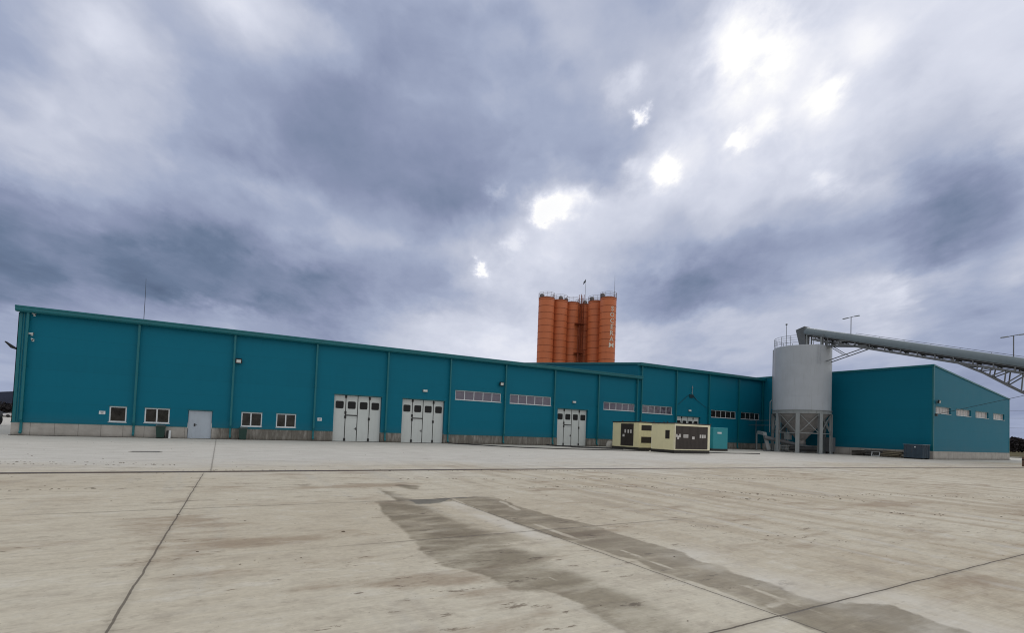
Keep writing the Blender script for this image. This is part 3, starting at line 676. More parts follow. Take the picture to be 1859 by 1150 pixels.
m = MB(); m.add([(Y0-.1, -.45, H2-.06), (Y1+.05, -.45, H2-.06), (Y1+.05, 26, H2+2.4), (Y0-.1, 26, H2+2.4), (Y0-.1, 52.4, H2-.06), (Y1+.05, 52.4, H2-.06)], [(0, 1, 2, 3), (3, 2, 5, 4)]); m.build('roof', ROOF, b2)
m = MB(); m.bar((Y0-.10, -.45, H2-.10), (Y0-.10, 26, H2+2.38), .06, .22); m.bar((Y0-.10, 52.4, H2-.10), (Y0-.10, 26, H2+2.38), .06, .22); m.build('verge_trim', TEALT, b2)
gutter(b2, Y0-.12, Y1, H2+.02)
for x in (56.42, 62.3, 68.35, 74.4, 79.65): downspout(b2, x, H2-.32)
window(b2, 56.75, 61.8, 4.1, 5.05, 0, 5, GL_MOT, fw=.055, name='strip_window', label='five-pane strip window with mottled reflections')
window(b2, 69.02, 74.0, 4.12, 5.07, 0, 5, GL_DARK, fw=.055, name='strip_window', label='dark five-pane strip window right of the half-hidden door')
window(b2, 75.13, 79.2, 4.15, 5.07, 0, 4, GL_DARK, fw=.055, name='strip_window', label='dark four-pane strip window nearest the inner corner')
folding_door(b2, 62.72, 66.95, 4.0, 0, .30, 'grey folding door half hidden behind the cream container')

# ---------------------------------------------------------------- shed 3 (right, mono-pitch)
b3 = thing('warehouse', (90, -10, 0), 'teal warehouse on the right with a dark blank side and four narrow windows in front', 'warehouse')
Z0, Z1, YF, YB, HA, HB = 80.0, 101.8, -19.9, 40, 10.28, 7.88
wins = [(80.55, 84.3), (85.8, 89.75), (91.15, 95.0), (96.5, 100.1)]
ops3 = [(a, b, 5.05, 5.78, .22) for a, b in wins]
m = MB(); front_wall(Z0, Z1, .9, HB, YF, ops3, .22, m)
m.add([(Z0, YF, HB), (Z1, YF, HB), (Z0, YF, HA)], [(0, 1, 2)])
m.add([(Z0, YF, .9), (Z0, YB, .9), (Z0, YB, HA), (Z0, YF, HA)], [(0, 3, 2, 1)])
m.add([(Z1, YF, .9), (Z1, YB, .9), (Z1, YB, HB), (Z1, YF, HB)], [(0, 1, 2, 3)])
m.add([(Z0, YB, .9), (Z1, YB, .9), (Z1, YB, HB), (Z0, YB, HA)], [(3, 2, 1, 0)]); m.build('wall', TEAL, b3)
m = MB(); m.box(Z0-.03, Z1+.03, YF-.03, YF+.02, -.05, .89); m.box(Z0-.03, Z0+.02, YF+.02, YB, -.05, .89); m.box(Z1-.02, Z1+.03, YF+.02, YB, -.05, .89); m.build('plinth', PLINTH, b3)
m = MB(); m.add([(Z0-.06, YF-.06, HA+.03), (Z1+.06, YF-.06, HB+.02), (Z1+.06, YB, HB+.02), (Z0-.06, YB, HA+.03)], [(0, 1, 2, 3)]); m.build('roof', ROOF, b3)
m = MB(); m.bar((Z0-.07, YF-.05, HA-.02), (Z1+.06, YF-.05, HB-.03), .06, .16); m.bar((Z0-.05, YF-.08, HA-.04), (Z0-.05, YB, HA-.04), .06, .22); m.build('verge_trim', TEALT, b3)
m = MB(); m.box(Z0-.03, Z0+.14, YF-.025, YF, .9, HA-.14); m.box(Z0-.025, Z0, YF, YF+.14, .9, HA-.16); m.box(Z1-.12, Z1+.025, YF-.025, YF, .9, HB-.14); m.build('corner_trim', TEALT, b3)
for i, (a, b) in enumerate(wins):
    window(b3, a, b, 5.05, 5.78, YF, 5, GL_STRIPE, yd=.20, fw=.05, name='strip_window', label='low strip window, number %d from the corner' % (i+1))

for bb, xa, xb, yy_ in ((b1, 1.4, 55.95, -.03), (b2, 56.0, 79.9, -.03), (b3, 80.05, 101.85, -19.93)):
    m = MB(); m.box(xa, xb, yy_-.10, yy_-.002, .004, .03); m.build('base_shadow_strip', RUBBER, bb)  # dark strip standing in for the contact shadow at the wall foot
# ---------------------------------------------------------------- lamps, cameras, signs on the walls
def bulkhead(x, z, label, y=0):
    t = thing('wall_lamp', (x, y, z), label, 'wall lamp', 'small white lamps above the doors')
    m = MB(); m.bbox(x-.23, x+.23, y-.12, y-.0, z-.11, z+.10, .02); m.build('housing', STEEL, t)
    m = MB(); m.bbox(x-.2, x+.2, y-.17, y-.12, z-.10, z+.09, .03); m.build('diffuser', LAMPG, t)
    return t
bulkhead(29.47, 4.84, 'small white lamp above the second folding door from the left')
bulkhead(46.6, 4.80, 'small white lamp above the third folding door from the left')
bulkhead(64.9, 4.78, 'small white lamp above the half-hidden door behind the cream containers')
def flood(x, z, label, y=0, rz=0):
    t = thing('floodlight', (x, y, z), label, 'floodlight')
    m = MB(); m.bar((x-.24, y, z-.05), (x-.24, y-.22, z-.05), .03); m.bar((x+.24, y, z-.05), (x+.24, y-.22, z-.05), .03); each(m, 'bracket', DARKMET, t)
    m = MB(); m.prism([(-.15, -.17), (-.27, -.20), (-.33, .13), (-.18, .20)], lambda u, v, d: (d, y+u, z+v), x-.22, x+.22)
    m.build('housing', RUBBER, t)
    m = MB(); m.prism([(-.285, -.14), (-.30, -.14), (-.338, .09), (-.325, .09)], lambda u, v, d: (d, y+u, z+v), x-.15, x+.15); m.build('lens', LAMPG, t)
    return t
flood(14.2, 6.08, 'black floodlight high beside the third downpipe of the long warehouse')
flood(37.42, 6.08, 'black floodlight above the right end of the first strip window')
flood(80.75, 6.3, 'dark floodlight by the corner above the first narrow window of the right warehouse', y=YF)
def camera_body(x, y, z, ax, label, ln=.26, mt=None):
    t = thing('security_camera', (x, y, z), label, 'security camera')
    a = Vector((x, y-.18, z)); d = Vector(ax).normalized()
    m = MB(); m.tube([a-d*ln/2, a+d*ln/2], .055, 8); m.build('camera_body', mt or LAMPG, t)
    m = MB(); m.bar((x, y, z-.04), (x, y-.18, z-.02), .04); m.box(x-.06, x+.06, y-.02, y, z-.12, z+.05); m.build('mount', LAMPG, t)
    m = MB(); m.tube([a+d*ln/2, a+d*(ln/2+.02)], .045, 8); m.build('lens', RUBBER, t)
camera_body(2.24, 0, 8.0, (.6, -.6, -.35), 'white security camera tucked under the gutter at the left corner')
camera_body(2.17, 0, 6.70, (1, -.4, .05), 'white security camera, upper one of the pair beside the first downpipe')
camera_body(2.24, 0, 6.32, (.5, -.8, -.5), 'white security camera, lower one of the pair beside the first downpipe', .18)
def wall_sign(x0, x1, z0, z1, label):
    t = thing('wall_sign', ((x0+x1)/2, 0, z0), label, 'sign')
    m = MB(); m.box(x0, x1, -.02, 0, z0, z1); m.build('plate', WHITE, t)
    m = MB(); w_ = x1-x0; c = (x0+x1)/2; h = z1-z0
    m.box(c-w_*.28, c+w_*.28, -.024, -.0205, z0+h*.62, z0+h*.74); m.box(c-w_*.2, c+w_*.2, -.024, -.0205, z0+h*.38, z0+h*.48); m.box(c-w_*.24, c+w_*.24, -.024, -.0205, z0+h*.18, z0+h*.26); m.build('lettering', STEELD, t)
wall_sign(5.90, 6.25, 1.57, 1.80, 'small white sign left of the single office window')
wall_sign(20.2, 20.54, 1.68, 1.94, 'small white sign beside the widest folding door')
# west gable floodlight seen edge on and roof air terminal
t = thing('floodlight', (1.5, .6, 6.9), 'black floodlight tilted out from the hidden end wall at the left edge', 'floodlight')
m = MB(); m.prism([(0, 0), (-.08, .16), (-.58, .52), (-.62, .48), (-.30, .10)], lambda u, v, d: (1.32+u, d, 5.62+v), .6, .95); m.build('housing', RUBBER, t)
m = MB(); m.bar((1.5, .77, 5.66), (1.2, .77, 5.76), .05); each(m, 'bracket', DARKMET, t)
t = thing('lightning_rod', (7.85, 2, 8.6), 'thin lightning rod standing on the left part of the long roof', 'lightning rod')
m = MB(); m.tube([(7.85, 2, 8.5), (7.85, 2, 10.6), (7.83, 2, 11.9)], [.022, .016, .008], 6); m.build('rod', DARKMET, t)
m = MB(); m.box(7.7, 8.0, 1.85, 2.15, 8.55, 8.68); m.build('base_block', CONC, t)
# overhead cable and its bracket on shed 2
t = thing('cable_bracket', (64.9, 0, 7.0), 'cable bracket with thin wires fanning down on the wall above the half-hidden door', 'bracket')
m = MB(); m.tube([(65.2, -.14, 6.9), (65.2, -.14, 7.75)], .03, 6); m.bar((65.2, 0, 7.1), (65.2, -.16, 7.1), .05); m.lathe(65.2, -.14, [(.02, 7.95), (.09, 7.68), (.03, 7.66)], 8); m.build('mast', STEEL, t)
m = MB(); m.box(64.75, 65.5, -.12, -.02, 6.68, 6.82); m.box(64.8, 65.45, -.12, -.02, 6.44, 6.56); each(m, 'insulator_block', RUBBER, t)
m = MB(); m.tube([(64.75, -.06, 6.75), (64.3, -.06, 6.55), (62.8, -.06, 5.45)], .022, 5); m.tube([(65.5, -.06, 6.7), (66.1, -.06, 6.2)], .04, 5); m.tube([(66.1, -.06, 6.2), (68.0, -.06, 5.3)], .018, 5); m.build('wire', RUBBER, t)

# ---------------------------------------------------------------- generators
def bx(x0, x1, y0, y1, z0, z1, nm, mt, par, b=.02, label=None):
    m = MB(); m.bbox(x0, x1, y0, y1, z0, z1, b); o = m.build(nm, mt, par)
    if label: o['label'] = label
    return o
def louver(par, x0, x1, y0, y1, z0, z1, axis):
    """dark louvred opening: frame and blades, on the face x = x0 or y = y0"""
    m = MB(); n = max(3, int((z1-z0)/.09))
    if axis == 'x':
        m.box(x0-.012, x0+.01, y0, y1, z0, z1); o = m.build('louver', BROWN, par); q = MB()
        for k in range(n): z = z0+(k+.5)*(z1-z0)/n; q.bar((x0-.02, y0+.03, z), (x0-.02, y1-.03, z), .03, .012)
    else:
        m.box(x0, x1, y0-.012, y0+.01, z0, z1); o = m.build('louver', BROWN, par); q = MB()
        for k in range(n): z = z0+(k+.5)*(z1-z0)/n; q.bar((x0+.03, y0-.02, z), (x1-.03, y0-.02, z), .03, .012)
    q.build('blade', BLACK, o); return o
gA = thing('generator_container', (50, -6.3, 0), 'cream generator container with one brown door, standing behind and left of the other', 'generator')
ax0, ax1, ay0, ay1 = 48.45, 53.2, -8.2, -4.35
bx(ax0, ax1, ay0, ay1, .26, 2.70, 'body', CREAM, gA, .03)
bx(ax0-.04, ax1+.04, ay0-.04, ay1+.04, 2.70, 2.79, 'roof', BROWN, gA)
bx(ax0-.02, ax1+.02, ay0-.02, ay1+.02, .0, .26, 'skid', BLACK, gA)
dA = bx(ax0-.035, ax0, -7.42, -5.62, .38, 2.58, 'door', BROWN, gA, .008)
m = MB()
for y_, z_, w_, h_ in ((-6.28, 1.66, .2, .34), (-6.72, 1.64, .2, .34), (-7.08, 1.64, .2, .34), (-6.05, 1.27, .28, .24)): m.box(ax0-.042, ax0-.034, y_-w_/2, y_+w_/2, z_, z_+h_)
each(m, 'sticker', STICK, dA)
m = MB()
for y_ in (-5.98, -6.34, -6.70, -7.06): m.box(ax0-.04, ax0-.034, y_-.006, y_+.006, .42, 2.54)
m.build('panel_gap', BLACK, dA)
m = MB(); m.box(ax0-.03, ax0, -8.18, -7.5, .28, 2.68); [m.box(ax0-.045, ax0-.03, -7.62-.13*k, -7.58-.13*k, .3, 2.66) for k in range(5)]; each(m, 'corner_panel', CREAM, gA)
louver(gA, ax0+.28, 50.6, ay0, ay0, 1.94, 2.46, 'y'); louver(gA, ax0+.28, 50.6, ay0, ay0, .72, 1.32, 'y')
for x_, y_ in ((49.2, -7.6), (51.0, -7.6), (52.4, -7.6), (49.2, -5), (52.4, -5)):
    m = MB(); m.bar((x_, y_, 2.79), (x_, y_, 2.93), .05); m.bar((x_-.09, y_, 2.9), (x_+.09, y_, 2.9), .04); m.build('lifting_lug', BROWN, gA)
gB = thing('generator_container', (50, -11.8, 0), 'cream generator container in front, with a wide dark brown door side covered in stickers', 'generator')
bx0, bx1, by0, by1 = 47.9, 52.5, -13.12, -10.35
bx(bx0, bx1, by0, by1, .28, 2.62, 'body', CREAM, gB, .03)
bx(bx0-.04, bx1+.04, by0-.04, by1+.04, 2.62, 2.70, 'roof', BROWN, gB)
bx(bx0-.02, bx1+.02, by0-.02, by1+.02, 0, .28, 'skid', BLACK, gB)
m = MB(); fy = by0-.03
m.box(bx0+.0, bx0+.09, fy, by0, .29, 2.6); m.box(bx1-.30, bx1, fy, by0, .29, 2.6); m.box(bx0+.09, bx1-.30, fy, by0, 2.44, 2.6); m.box(bx0+.09, bx1-.30, fy, by0, .29, .37); m.build('door_frame', CREAML, gB)
dB = bx(bx0+.10, bx1-.31, by0-.022, by0, .375, 2.435, 'door', BROWN, gB, .006)
m = MB()
for x_, w_, z_, h_ in ((48.14, .18, 1.44, .26), (48.54, .2, 1.42, .3), (48.33, .22, 1.25, .32), (49.3, .62, 1.40, .30), (50.28, .32, 1.28, .24), (51.22, .2, 1.42, .30), (51.52, .24, 1.40, .32), (51.82, .2, 1.42, .30)): m.box(x_-w_/2, x_+w_/2, by0-.030, by0-.0225, z_, z_+h_)
each(m, 'sticker', STICK, dB)
m = MB()
for z_ in (1.47, 1.55, 1.62): m.box(49.05, 49.56, by0-.034, by0-.0305, z_, z_+.02)
m.build('sticker_lettering', STEELD, dB)
m = MB()
for k in range(1, 24): x_ = bx0+.1+(bx1-bx0-.41)*k/24; m.box(x_-.006, x_+.006, by0-.028, by0-.0225, .40, 2.41) if not any(abs(x_-q) < w2/2+.02 for q, w2 in ((48.14, .18), (48.54, .2), (48.33, .22), (49.3, .62), (50.28, .32), (51.22, .2), (51.52, .24), (51.82, .2))) else m.box(x_-.006, x_+.006, by0-.028, by0-.0225, .40, 1.2)
m.build('panel_gap', BLACK, dB)
louver(gB, bx0, bx0, -12.55, -12.05, 1.26, 2.03, 'x')
m = MB(); m.box(bx0-.012, bx0, by1-.1, by1-.02, .3, 2.6); m.box(bx0-.012, bx0, by0+.02, by0+.10, .3, 2.6); each(m, 'corner_panel', CREAML, gB)
for x_ in (48.5, 50.2, 52.0):
    m = MB(); m.bar((x_, -11.7, 2.70), (x_, -11.7, 2.84), .05); m.bar((x_-.09, -11.7, 2.81), (x_+.09, -11.7, 2.81), .04); m.build('lifting_lug', BROWN, gB)
# turquoise unit behind
tc = thing('compressor_cabinet', (61.5, -5.9, 0), 'turquoise metal cabinet on a black skid behind the front cream container', 'cabinet')
cx0, cx1, cy0, cy1 = 60.55, 63.0, -7.15, -4.9
bx(cx0, cx1, cy0, cy1, .25, 2.62, 'body', TEALC, tc, .04)
bx(cx0-.3, cx1+.02, cy0-.02, cy1, 0.02, .25, 'skid', BLACK, tc)
bx(61.2, 61.9, cy0-.02, cy0, 1.92, 2.12, 'sticker', WHITE, tc, .005)
m = MB(); m.tube([(61.2, -6.2, 2.62), (61.2, -6.2, 2.9), (61.32, -6.2, 2.98)], .05, 8); m.build('exhaust', DARKMET, tc)
# sack beside the first generator
sk = thing('sack', (48.9, -3.4, 0), 'crumpled white sack on the ground left of the rear cream container', 'sack')
m = MB(); vs = []; n = 14; prof = [(.30, 0), (.40, .12), (.42, .32), (.36, .52), (.22, .68), (.10, .76), (.16, .84)]
for r, z in prof: vs += [(48.9+(r+random.uniform(-.05, .05))*cos(2*pi*k/n), -3.45+(r+random.uniform(-.05, .05))*sin(2*pi*k/n), z+random.uniform(-.03, .03) if z else 0) for k in range(n)]
m.add(vs, [(i*n+k, i*n+(k+1) % n, (i+1)*n+(k+1) % n, (i+1)*n+k) for i in range(len(prof)-1) for k in range(n)]+[tuple(range((len(prof)-1)*n, len(prof)*n))]); m.build('sack_body', BAGM, sk, smooth=True)
m = MB(); m.tube([(48.9+.12*cos(a*pi/6), -3.45+.12*sin(a*pi/6), .77) for a in range(13)], .018, 5, False); m.build('tie', WOOD, sk)

# wheelie bins and a board leaning by the first
def bin_(x, label):
    t = thing('wheelie_bin', (x, -.45, 0), label, 'bin', 'green wheelie bins against the plinth')
    m = MB(); b_ = [(x-.22, -.66), (x+.22, -.66), (x+.22, -.22), (x-.22, -.22)]; tt = [(x-.28, -.74), (x+.28, -.74), (x+.28, -.14), (x-.28, -.14)]
    m.add([(p[0], p[1], .06) for p in b_]+[(p[0], p[1], .84) for p in tt], [(3, 2, 1, 0), (0, 1, 5, 4), (1, 2, 6, 5), (2, 3, 7, 6), (3, 0, 4, 7), (4, 5, 6, 7)]); m.build('bin_body', BIN, t)
    m = MB(); m.prism([(-.77, .845), (-.12, .845), (-.12, .93), (-.3, .96), (-.74, .90)], lambda u, v, d: (d, u, v), x-.30, x+.30); m.build('lid', mat('bin_lid_'+str(x), (.008, .03, .028), .35), t)
    for s_ in (-1, 1):
        m = MB(); m.tube([(x+s_*.2, -.14, .10), (x+s_*.26, -.14, .10)], .10, 12); m.build('wheel', RUBBER, t)
    m = MB(); m.tube([(x-.22, -.08, .90), (x+.22, -.08, .90)], .018, 6); m.build('handle', BIN, t)
bin_(9.52, 'green wheelie bin under the double office window, left of the metal door')
bin_(14.75, 'green wheelie bin in front of the dark stained plinth, right of the metal door')
t = thing('boards', (10.0, -.3, 0), 'dark board and white board leaning on the plinth beside the left wheelie bin', 'boards')
m = MB(); m.prism([(-.32, 0), (-.28, 0), (-.06, .55), (-.10, .56)], lambda u, v, d: (d, u, v), 9.86, 9.98); m.build('dark_board', RUBBER, t)
m = MB(); m.prism([(-.34, 0), (-.30, 0), (-.06, .57), (-.10, .58)], lambda u, v, d: (d, u, v), 9.99, 10.12); m.build('white_board', WHITE, t)

# ---------------------------------------------------------------- orange silos
RS, HS = 2.0, 34.95
PV = [(83.3, 61.8, 'orange silo at the left end of the cluster, dark filter box on top'), (87.4, 61.8, 'second orange silo from the left, a small round filter on top'),
      (91.3, 61.8, 'third orange silo from the left, beside the ladder cage'), (95.2, 61.4, 'orange silo with the flagpole'),
      (95.2, 56.8, 'orange silo without lettering directly left of the lettered one'), (95.3, 52.2, 'orange silo with white letters at the right end')]
def small_filter(par, x, y, r=.55, h=1.3):
    m = MB(); m.lathe(x, y, [(r*.8, HS), (r*.8, HS+.25), (r, HS+.3), (r, HS+h), (r*.6, HS+h+.25), (0.02, HS+h+.3)], 14); return m.build('dust_filter', STEELD, par, smooth=True)
for i, (x, y, lb) in enumerate(PV):
    t = thing('orange_silo', (x, y, 0), lb, 'silo', 'orange silos behind the sheds')
    m = MB(); m.lathe(x, y, [(RS, 0), (RS, HS-.15), (RS-.06, HS), (0.05, HS+.25)], 48); m.build('shell', ORANGE, t, smooth=True)
    m = MB(); z = 1.2
    while z < HS-.5: m.lathe(x, y, [(RS+.0, z-.05), (RS+.035, z-.04), (RS+.035, z+.04), (RS, z+.05)], 48); z += 1.66
    m.lathe(x, y, [(RS, HS-.2), (RS+.05, HS-.18), (RS+.05, HS-.02), (RS-.05, HS)], 48); each(m, 'seam_ring', ORANGED, t)
    m = MB()
    for hz in (.45, .82, 1.2): m.tube([(x+(RS+.02)*cos(a*pi/16), y+(RS+.02)*sin(a*pi/16), HS+hz) for a in range(33)], .032, 5, False)
    for a in range(12): m.tube([(x+(RS+.02)*cos(a*pi/6), y+(RS+.02)*sin(a*pi/6), HS-.3), (x+(RS+.02)*cos(a*pi/6), y+(RS+.02)*sin(a*pi/6), HS+1.2)], .03, 5)
    m.build('railing', RAIL, t)
vx, vy = -.60, -.80     # direction of the viewer from the silos
small = [(-1.2, .5), (.2, .2), (-1.6, 0), (0, .1), (-1.1, .1), (-1.4, .2)]
SIL = [o for o in bpy.data.objects if o.name.startswith('orange_silo')]
SIL.sort(key=lambda o: o.name)
for o, (u, v) in zip(SIL, small):
    x, y = o.location.x, o.location.y; rx, ry = .80, -.60
    small_filter(o, x+rx*u-vx*v, y+ry*u-vy*v, .58, 1.0)
# the ladder tower between the third and fourth silo
lt = thing('ladder_tower', (92.9, 58.6, 0), 'tall orange ladder tower with landings between the third and fourth silo', 'ladder tower')
lx, ly = 92.0, 58.9
m = MB()
for a, b in ((0, 0), (.9, 0), (.9, .9), (0, .9)): m.bar((lx+a, ly+b, 0), (lx+a, ly+b, HS+1.9), .11)
for z in range(1, int(HS)+1, 2):
    m.bar((lx, ly, z), (lx+.9, ly, z+2), .05); m.bar((lx, ly, z), (lx+.9, ly, z), .06); m.bar((lx, ly+.9, z), (lx, ly, z), .06)
m.build('frame', ORANGED, lt)
m = MB(); m.bar((lx+.3, ly-.15, 1), (lx+.3, ly-.15, HS+1), .05); m.bar((lx+.65, ly-.15, 1), (lx+.65, ly-.15, HS+1), .05)
z = 1.
while z < HS+1: m.bar((lx+.3, ly-.15, z), (lx+.65, ly-.15, z), .03); z += .6
m.build('ladder', ORANGED, lt)
m = MB()
for z in (21.5, 29.0): m.box(lx-1.3, lx+1.1, ly-.9, ly+.9, z, z+.12); [m.bar((lx-1.3, ly-.9, z+h), (lx+1.1, ly-.9, z+h), .05) for h in (.5, 1.0)]; [m.bar((lx-1.3+k*.6, ly-.9, z), (lx-1.3+k*.6, ly-.9, z+1.), .05) for k in range(5)]
each(m, 'landing', ORANGED, lt)
m = MB(); m.tube([(lx-1.1, ly-.6, 3), (lx-1.1, ly-.6, 28)], .09, 8); m.tube([(lx-.6, ly-.5, 3), (lx-.6, ly-.5, 30.5)], .07, 8); m.build('filling_pipe', ORANGED, lt)
# flag and lightning rod
t = thing('flagpole', (94.2, 60.2, HS), 'thin flagpole with a small dark flag blown to the left on the fourth silo', 'flagpole')
m = MB(); m.tube([(94.1, 60.0, HS), (94.1, 60.0, HS+6.5)], [.05, .035], 6); m.build('pole', STEEL, t)
m = MB(); fv = []; ff = []
for i in range(6):
    for j in range(6):
        s_ = i/5; fv.append((94.1-.52*s_*.9+.03*sin(j*2), 60.0+.39*s_*.9+.06*sin(i*2+j), HS+6.4-.15*j*.9*(1)-s_*.75+.0*j))
for i in range(5):
    for j in range(5): ff.append((i*6+j, (i+1)*6+j, (i+1)*6+j+1, i*6+j+1))
n0 = len(fv); fv += [(a, b+.02, c) for a, b, c in fv]; ff += [tuple(n0+k for k in reversed(f)) for f in ff]
m.add(fv, ff); m.build('flag', FLAG, t)
t = thing('lightning_rod', (96.3, 50.9, HS), 'lightning rod rising from the right edge of the lettered orange silo', 'lightning rod')
m = MB(); m.tube([(96.5, 51.4, HS), (96.5, 51.4, HS+5.8)], [.05, .02], 6); m.build('rod', STEELD, t)
m = MB(); m.box(96.4, 96.6, 51.3, 51.5, HS-.2, HS+.3); m.build('clamp', STEELD, t)
# lettering wrapped on the last silo
lettered = SIL[5]; sx_, sy_ = lettered.location.x, lettered.location.y
def wrap_letter(ch, zc, h, ang):
    cu = bpy.data.curves.new('t', 'FONT'); cu.body = ch; cu.size = 1.0; cu.align_x = 'CENTER'; cu.extrude = .0; cu.resolution_u = 4; cu.offset = .012
    tmp = bpy.data.objects.new('t', cu); COL.objects.link(tmp); dg = bpy.context.evaluated_depsgraph_get()
    me = bpy.data.meshes.new_from_object(tmp.evaluated_get(dg)); bpy.data.objects.remove(tmp)
    V = [v.co.copy() for v in me.vertices]; y0 = min(v.y for v in V); y1 = max(v.y for v in V); x0 = min(v.x for v in V); x1 = max(v.x for v in V)
    k = h/(y1-y0); kx = min(k, .95*h/(x1-x0)) if ch != 'M' else h*1.12/(x1-x0); xc = (x0+x1)/2
    outv = []; R_ = RS+.05
    # slab serifs in the letter's own plane, so the face reads like the painted roman capitals
    polys = [([((v.x-xc)*kx, (v.y-y0)*k) for v in V], [tuple(p.vertices) for p in me.polygons])]
    half_w = (x1-x0)*kx/2; sh = h*.075
    def rect(u0, u1, w0, w1): polys.append(([(u0, w0), (u1, w0), (u1, w1), (u0, w1)], [(0, 1, 2, 3)]))
    if ch == 'E': rect(-half_w-.1, -half_w+.3, 0, sh); rect(-half_w-.1, -half_w+.3, h-sh, h); rect(half_w-.07, half_w+.03, 0, h*.24); rect(half_w-.07, half_w+.03, h*.76, h)
    if ch == 'R': rect(-half_w-.1, -half_w+.32, 0, sh); rect(-half_w-.1, -half_w+.2, h-sh, h); rect(half_w-.2, half_w+.1, 0, sh)
    if ch in 'AM': rect(-half_w-.10, -half_w+.18, 0, sh); rect(half_w-.18, half_w+.10, 0, sh)
    
    if ch in 'SC': rect(half_w-.10, half_w-.0, h*.66, h*.92)
    if ch == 'S': rect(-half_w+.0, -half_w+.10, h*.08, h*.34)
    vs_, fs_ = [], []; dep = 0
    for pv, pf in polys:
        dep += .004; o_ = len(vs_)
        for u, v in pv:
            a = ang+u/R_; vs_.append((sx_+(R_+dep)*cos(a), sy_+(R_+dep)*sin(a), zc-h/2+v))
        fs_ += [tuple(o_+q for q in f) for f in pf]
    mb = MB(); mb.add(vs_, fs_); return mb
LET = mat('letter_white', (.72, .66, .58), .5, var=.03)
to_view = math.atan2(CAM.y-sy_, CAM.x-sx_)
for i, ch in enumerate('SOCERAM'):
    zc = 31.95-i*1.50
    wrap_letter(ch, zc, 1.15, to_view+radians(31)).build('letter', LET, lettered)

# ---------------------------------------------------------------- grey storage tank
tx, ty, RT = 76.22, -7.72, 3.2
tk = thing('storage_tank', (tx, ty, 0), 'large pale grey cylindrical tank on eight legs standing at the inner corner', 'tank')
ZR0, ZR1, ZT = 4.78, 5.22, 13.08
m = MB(); m.lathe(tx, ty, [(RT, ZR1), (RT, ZT-.04), (RT-.03, ZT), (.1, ZT+.15)], 96); m.build('shell', TANK, tk, smooth=True)
m = MB()
for z_ in (6.9, 8.9, 10.9): m.lathe(tx, ty, [(RT, z_-.012), (RT+.008, z_-.01), (RT+.008, z_+.01), (RT, z_+.012)], 96)
each(m, 'weld_seam', TANK, tk)
m = MB(); m.lathe(tx, ty, [(RT-.06, ZR0), (RT+.07, ZR0), (RT+.07, ZR0+.03), (RT+.02, ZR0+.05), (RT+.02, ZR1-.07), (RT+.10, ZR1-.05), (RT+.10, ZR1), (RT-.05, ZR1)], 64)
for k in range(24): a = 2*pi*k/24; m.bar((tx+(RT+.04)*cos(a), ty+(RT+.04)*sin(a), ZR0+.03), (tx+(RT+.04)*cos(a), ty+(RT+.04)*sin(a), ZR1-.04), .03, .03)
m.build('ring_beam', STEEL, tk)
m = MB(); m.lathe(tx, ty, [(RT-.08, ZR0+.05), (.42, 1.5), (.42, 1.1), (.02, 1.1)], 64)
m.build('hopper_cone', HOPPER, tk, smooth=True)
m = MB()
for k in range(9):
    z_ = 1.9+k*.35; r_ = .42+(z_-1.5)*(RT-.5)/(ZR0+.05-1.5); m.lathe(tx, ty, [(r_-.01, z_-.012), (r_+.03, z_-.01), (r_+.03, z_+.01), (r_, z_+.012)], 48)
each(m, 'hopper_rib', HOPPER, tk)
LA = [radians(159+45*k) for k in range(8)]
RL = RT-.02
for a in LA:
    lx_, ly_ = tx+RL*cos(a), ty+RL*sin(a); r = Vector((cos(a), sin(a), 0)); q = Vector((-sin(a), cos(a), 0)); c = Vector((lx_, ly_, 0))
    m = MB()
    m.bar(c+Vector((0, 0, .04))-r*.13, c+Vector((0, 0, ZR0))-r*.15, .42, .03, up=r); m.bar(c+Vector((0, 0, .04))+r*.15, c+Vector((0, 0, ZR0))+r*.15, .42, .03, up=r)
    m.bar(c+Vector((0, 0, .04)), c+Vector((0, 0, ZR0)), .03, .23, up=r)
    o = m.build('leg', STEEL, tk)
    m = MB(); m.bar(c+Vector((0, 0, 0)), c+Vector((0, 0, .05)), .62, .55, up=r)
    for s_ in (-1, 1): m.bar(c+q*.17*s_+Vector((0, 0, .05)), c+q*.04*s_+Vector((0, 0, .35)), .03, .10, up=r)
    m.build('base_plate', STEEL, o)
for k in range(8):
    a, b = LA[k], LA[(k+1) % 8]
    P = lambda a_, z: Vector((tx+RL*cos(a_), ty+RL*sin(a_), z))
    A_, B_ = P(a, 0), P(b, 0); d = (B_-A_).normalized()*.2
    m = MB(); z0_, z1_ = 2.50, 4.70
    m.bar(A_+d+Vector((0, 0, z0_)), B_-d+Vector((0, 0, z1_)), .085, .05); m.bar(A_+d+Vector((0, 0, z1_)), B_-d+Vector((0, 0, z0_)), .085, .05, up=(0, .1, 1)); m.build('cross_brace', STEEL, tk)
    m = MB(); m.bar(A_+d*.5+Vector((0, 0, 2.42)), B_-d*.5+Vector((0, 0, 2.42)), .10, .08); m.build('tie_beam', STEEL, tk)
    m = MB()
    for zz_ in (2.52, 4.62):
        for p_, s_ in ((A_, 1), (B_, -1)):
            m.bar(p_+d*s_*.65+Vector((0, 0, zz_-.16)), p_+d*s_*.65+Vector((0, 0, zz_+.16)), .02, .26, up=d)
    each(m, 'gusset_plate', STEEL, tk)
m = MB()
for hz in (.38, .66, .93, 1.2): m.tube([(tx+(RT-.05)*cos(a*pi/36), ty+(RT-.05)*sin(a*pi/36), ZT+hz) for a in range(73)], .022, 5, False)
for k in range(16): a = 2*pi*(k+.3)/16; m.tube([(tx+(RT-.05)*cos(a), ty+(RT-.05)*sin(a), ZT-.1), (tx+(RT-.05)*cos(a), ty+(RT-.05)*sin(a), ZT+1.2)], .026, 5)
m.build('railing', STEELD, tk)
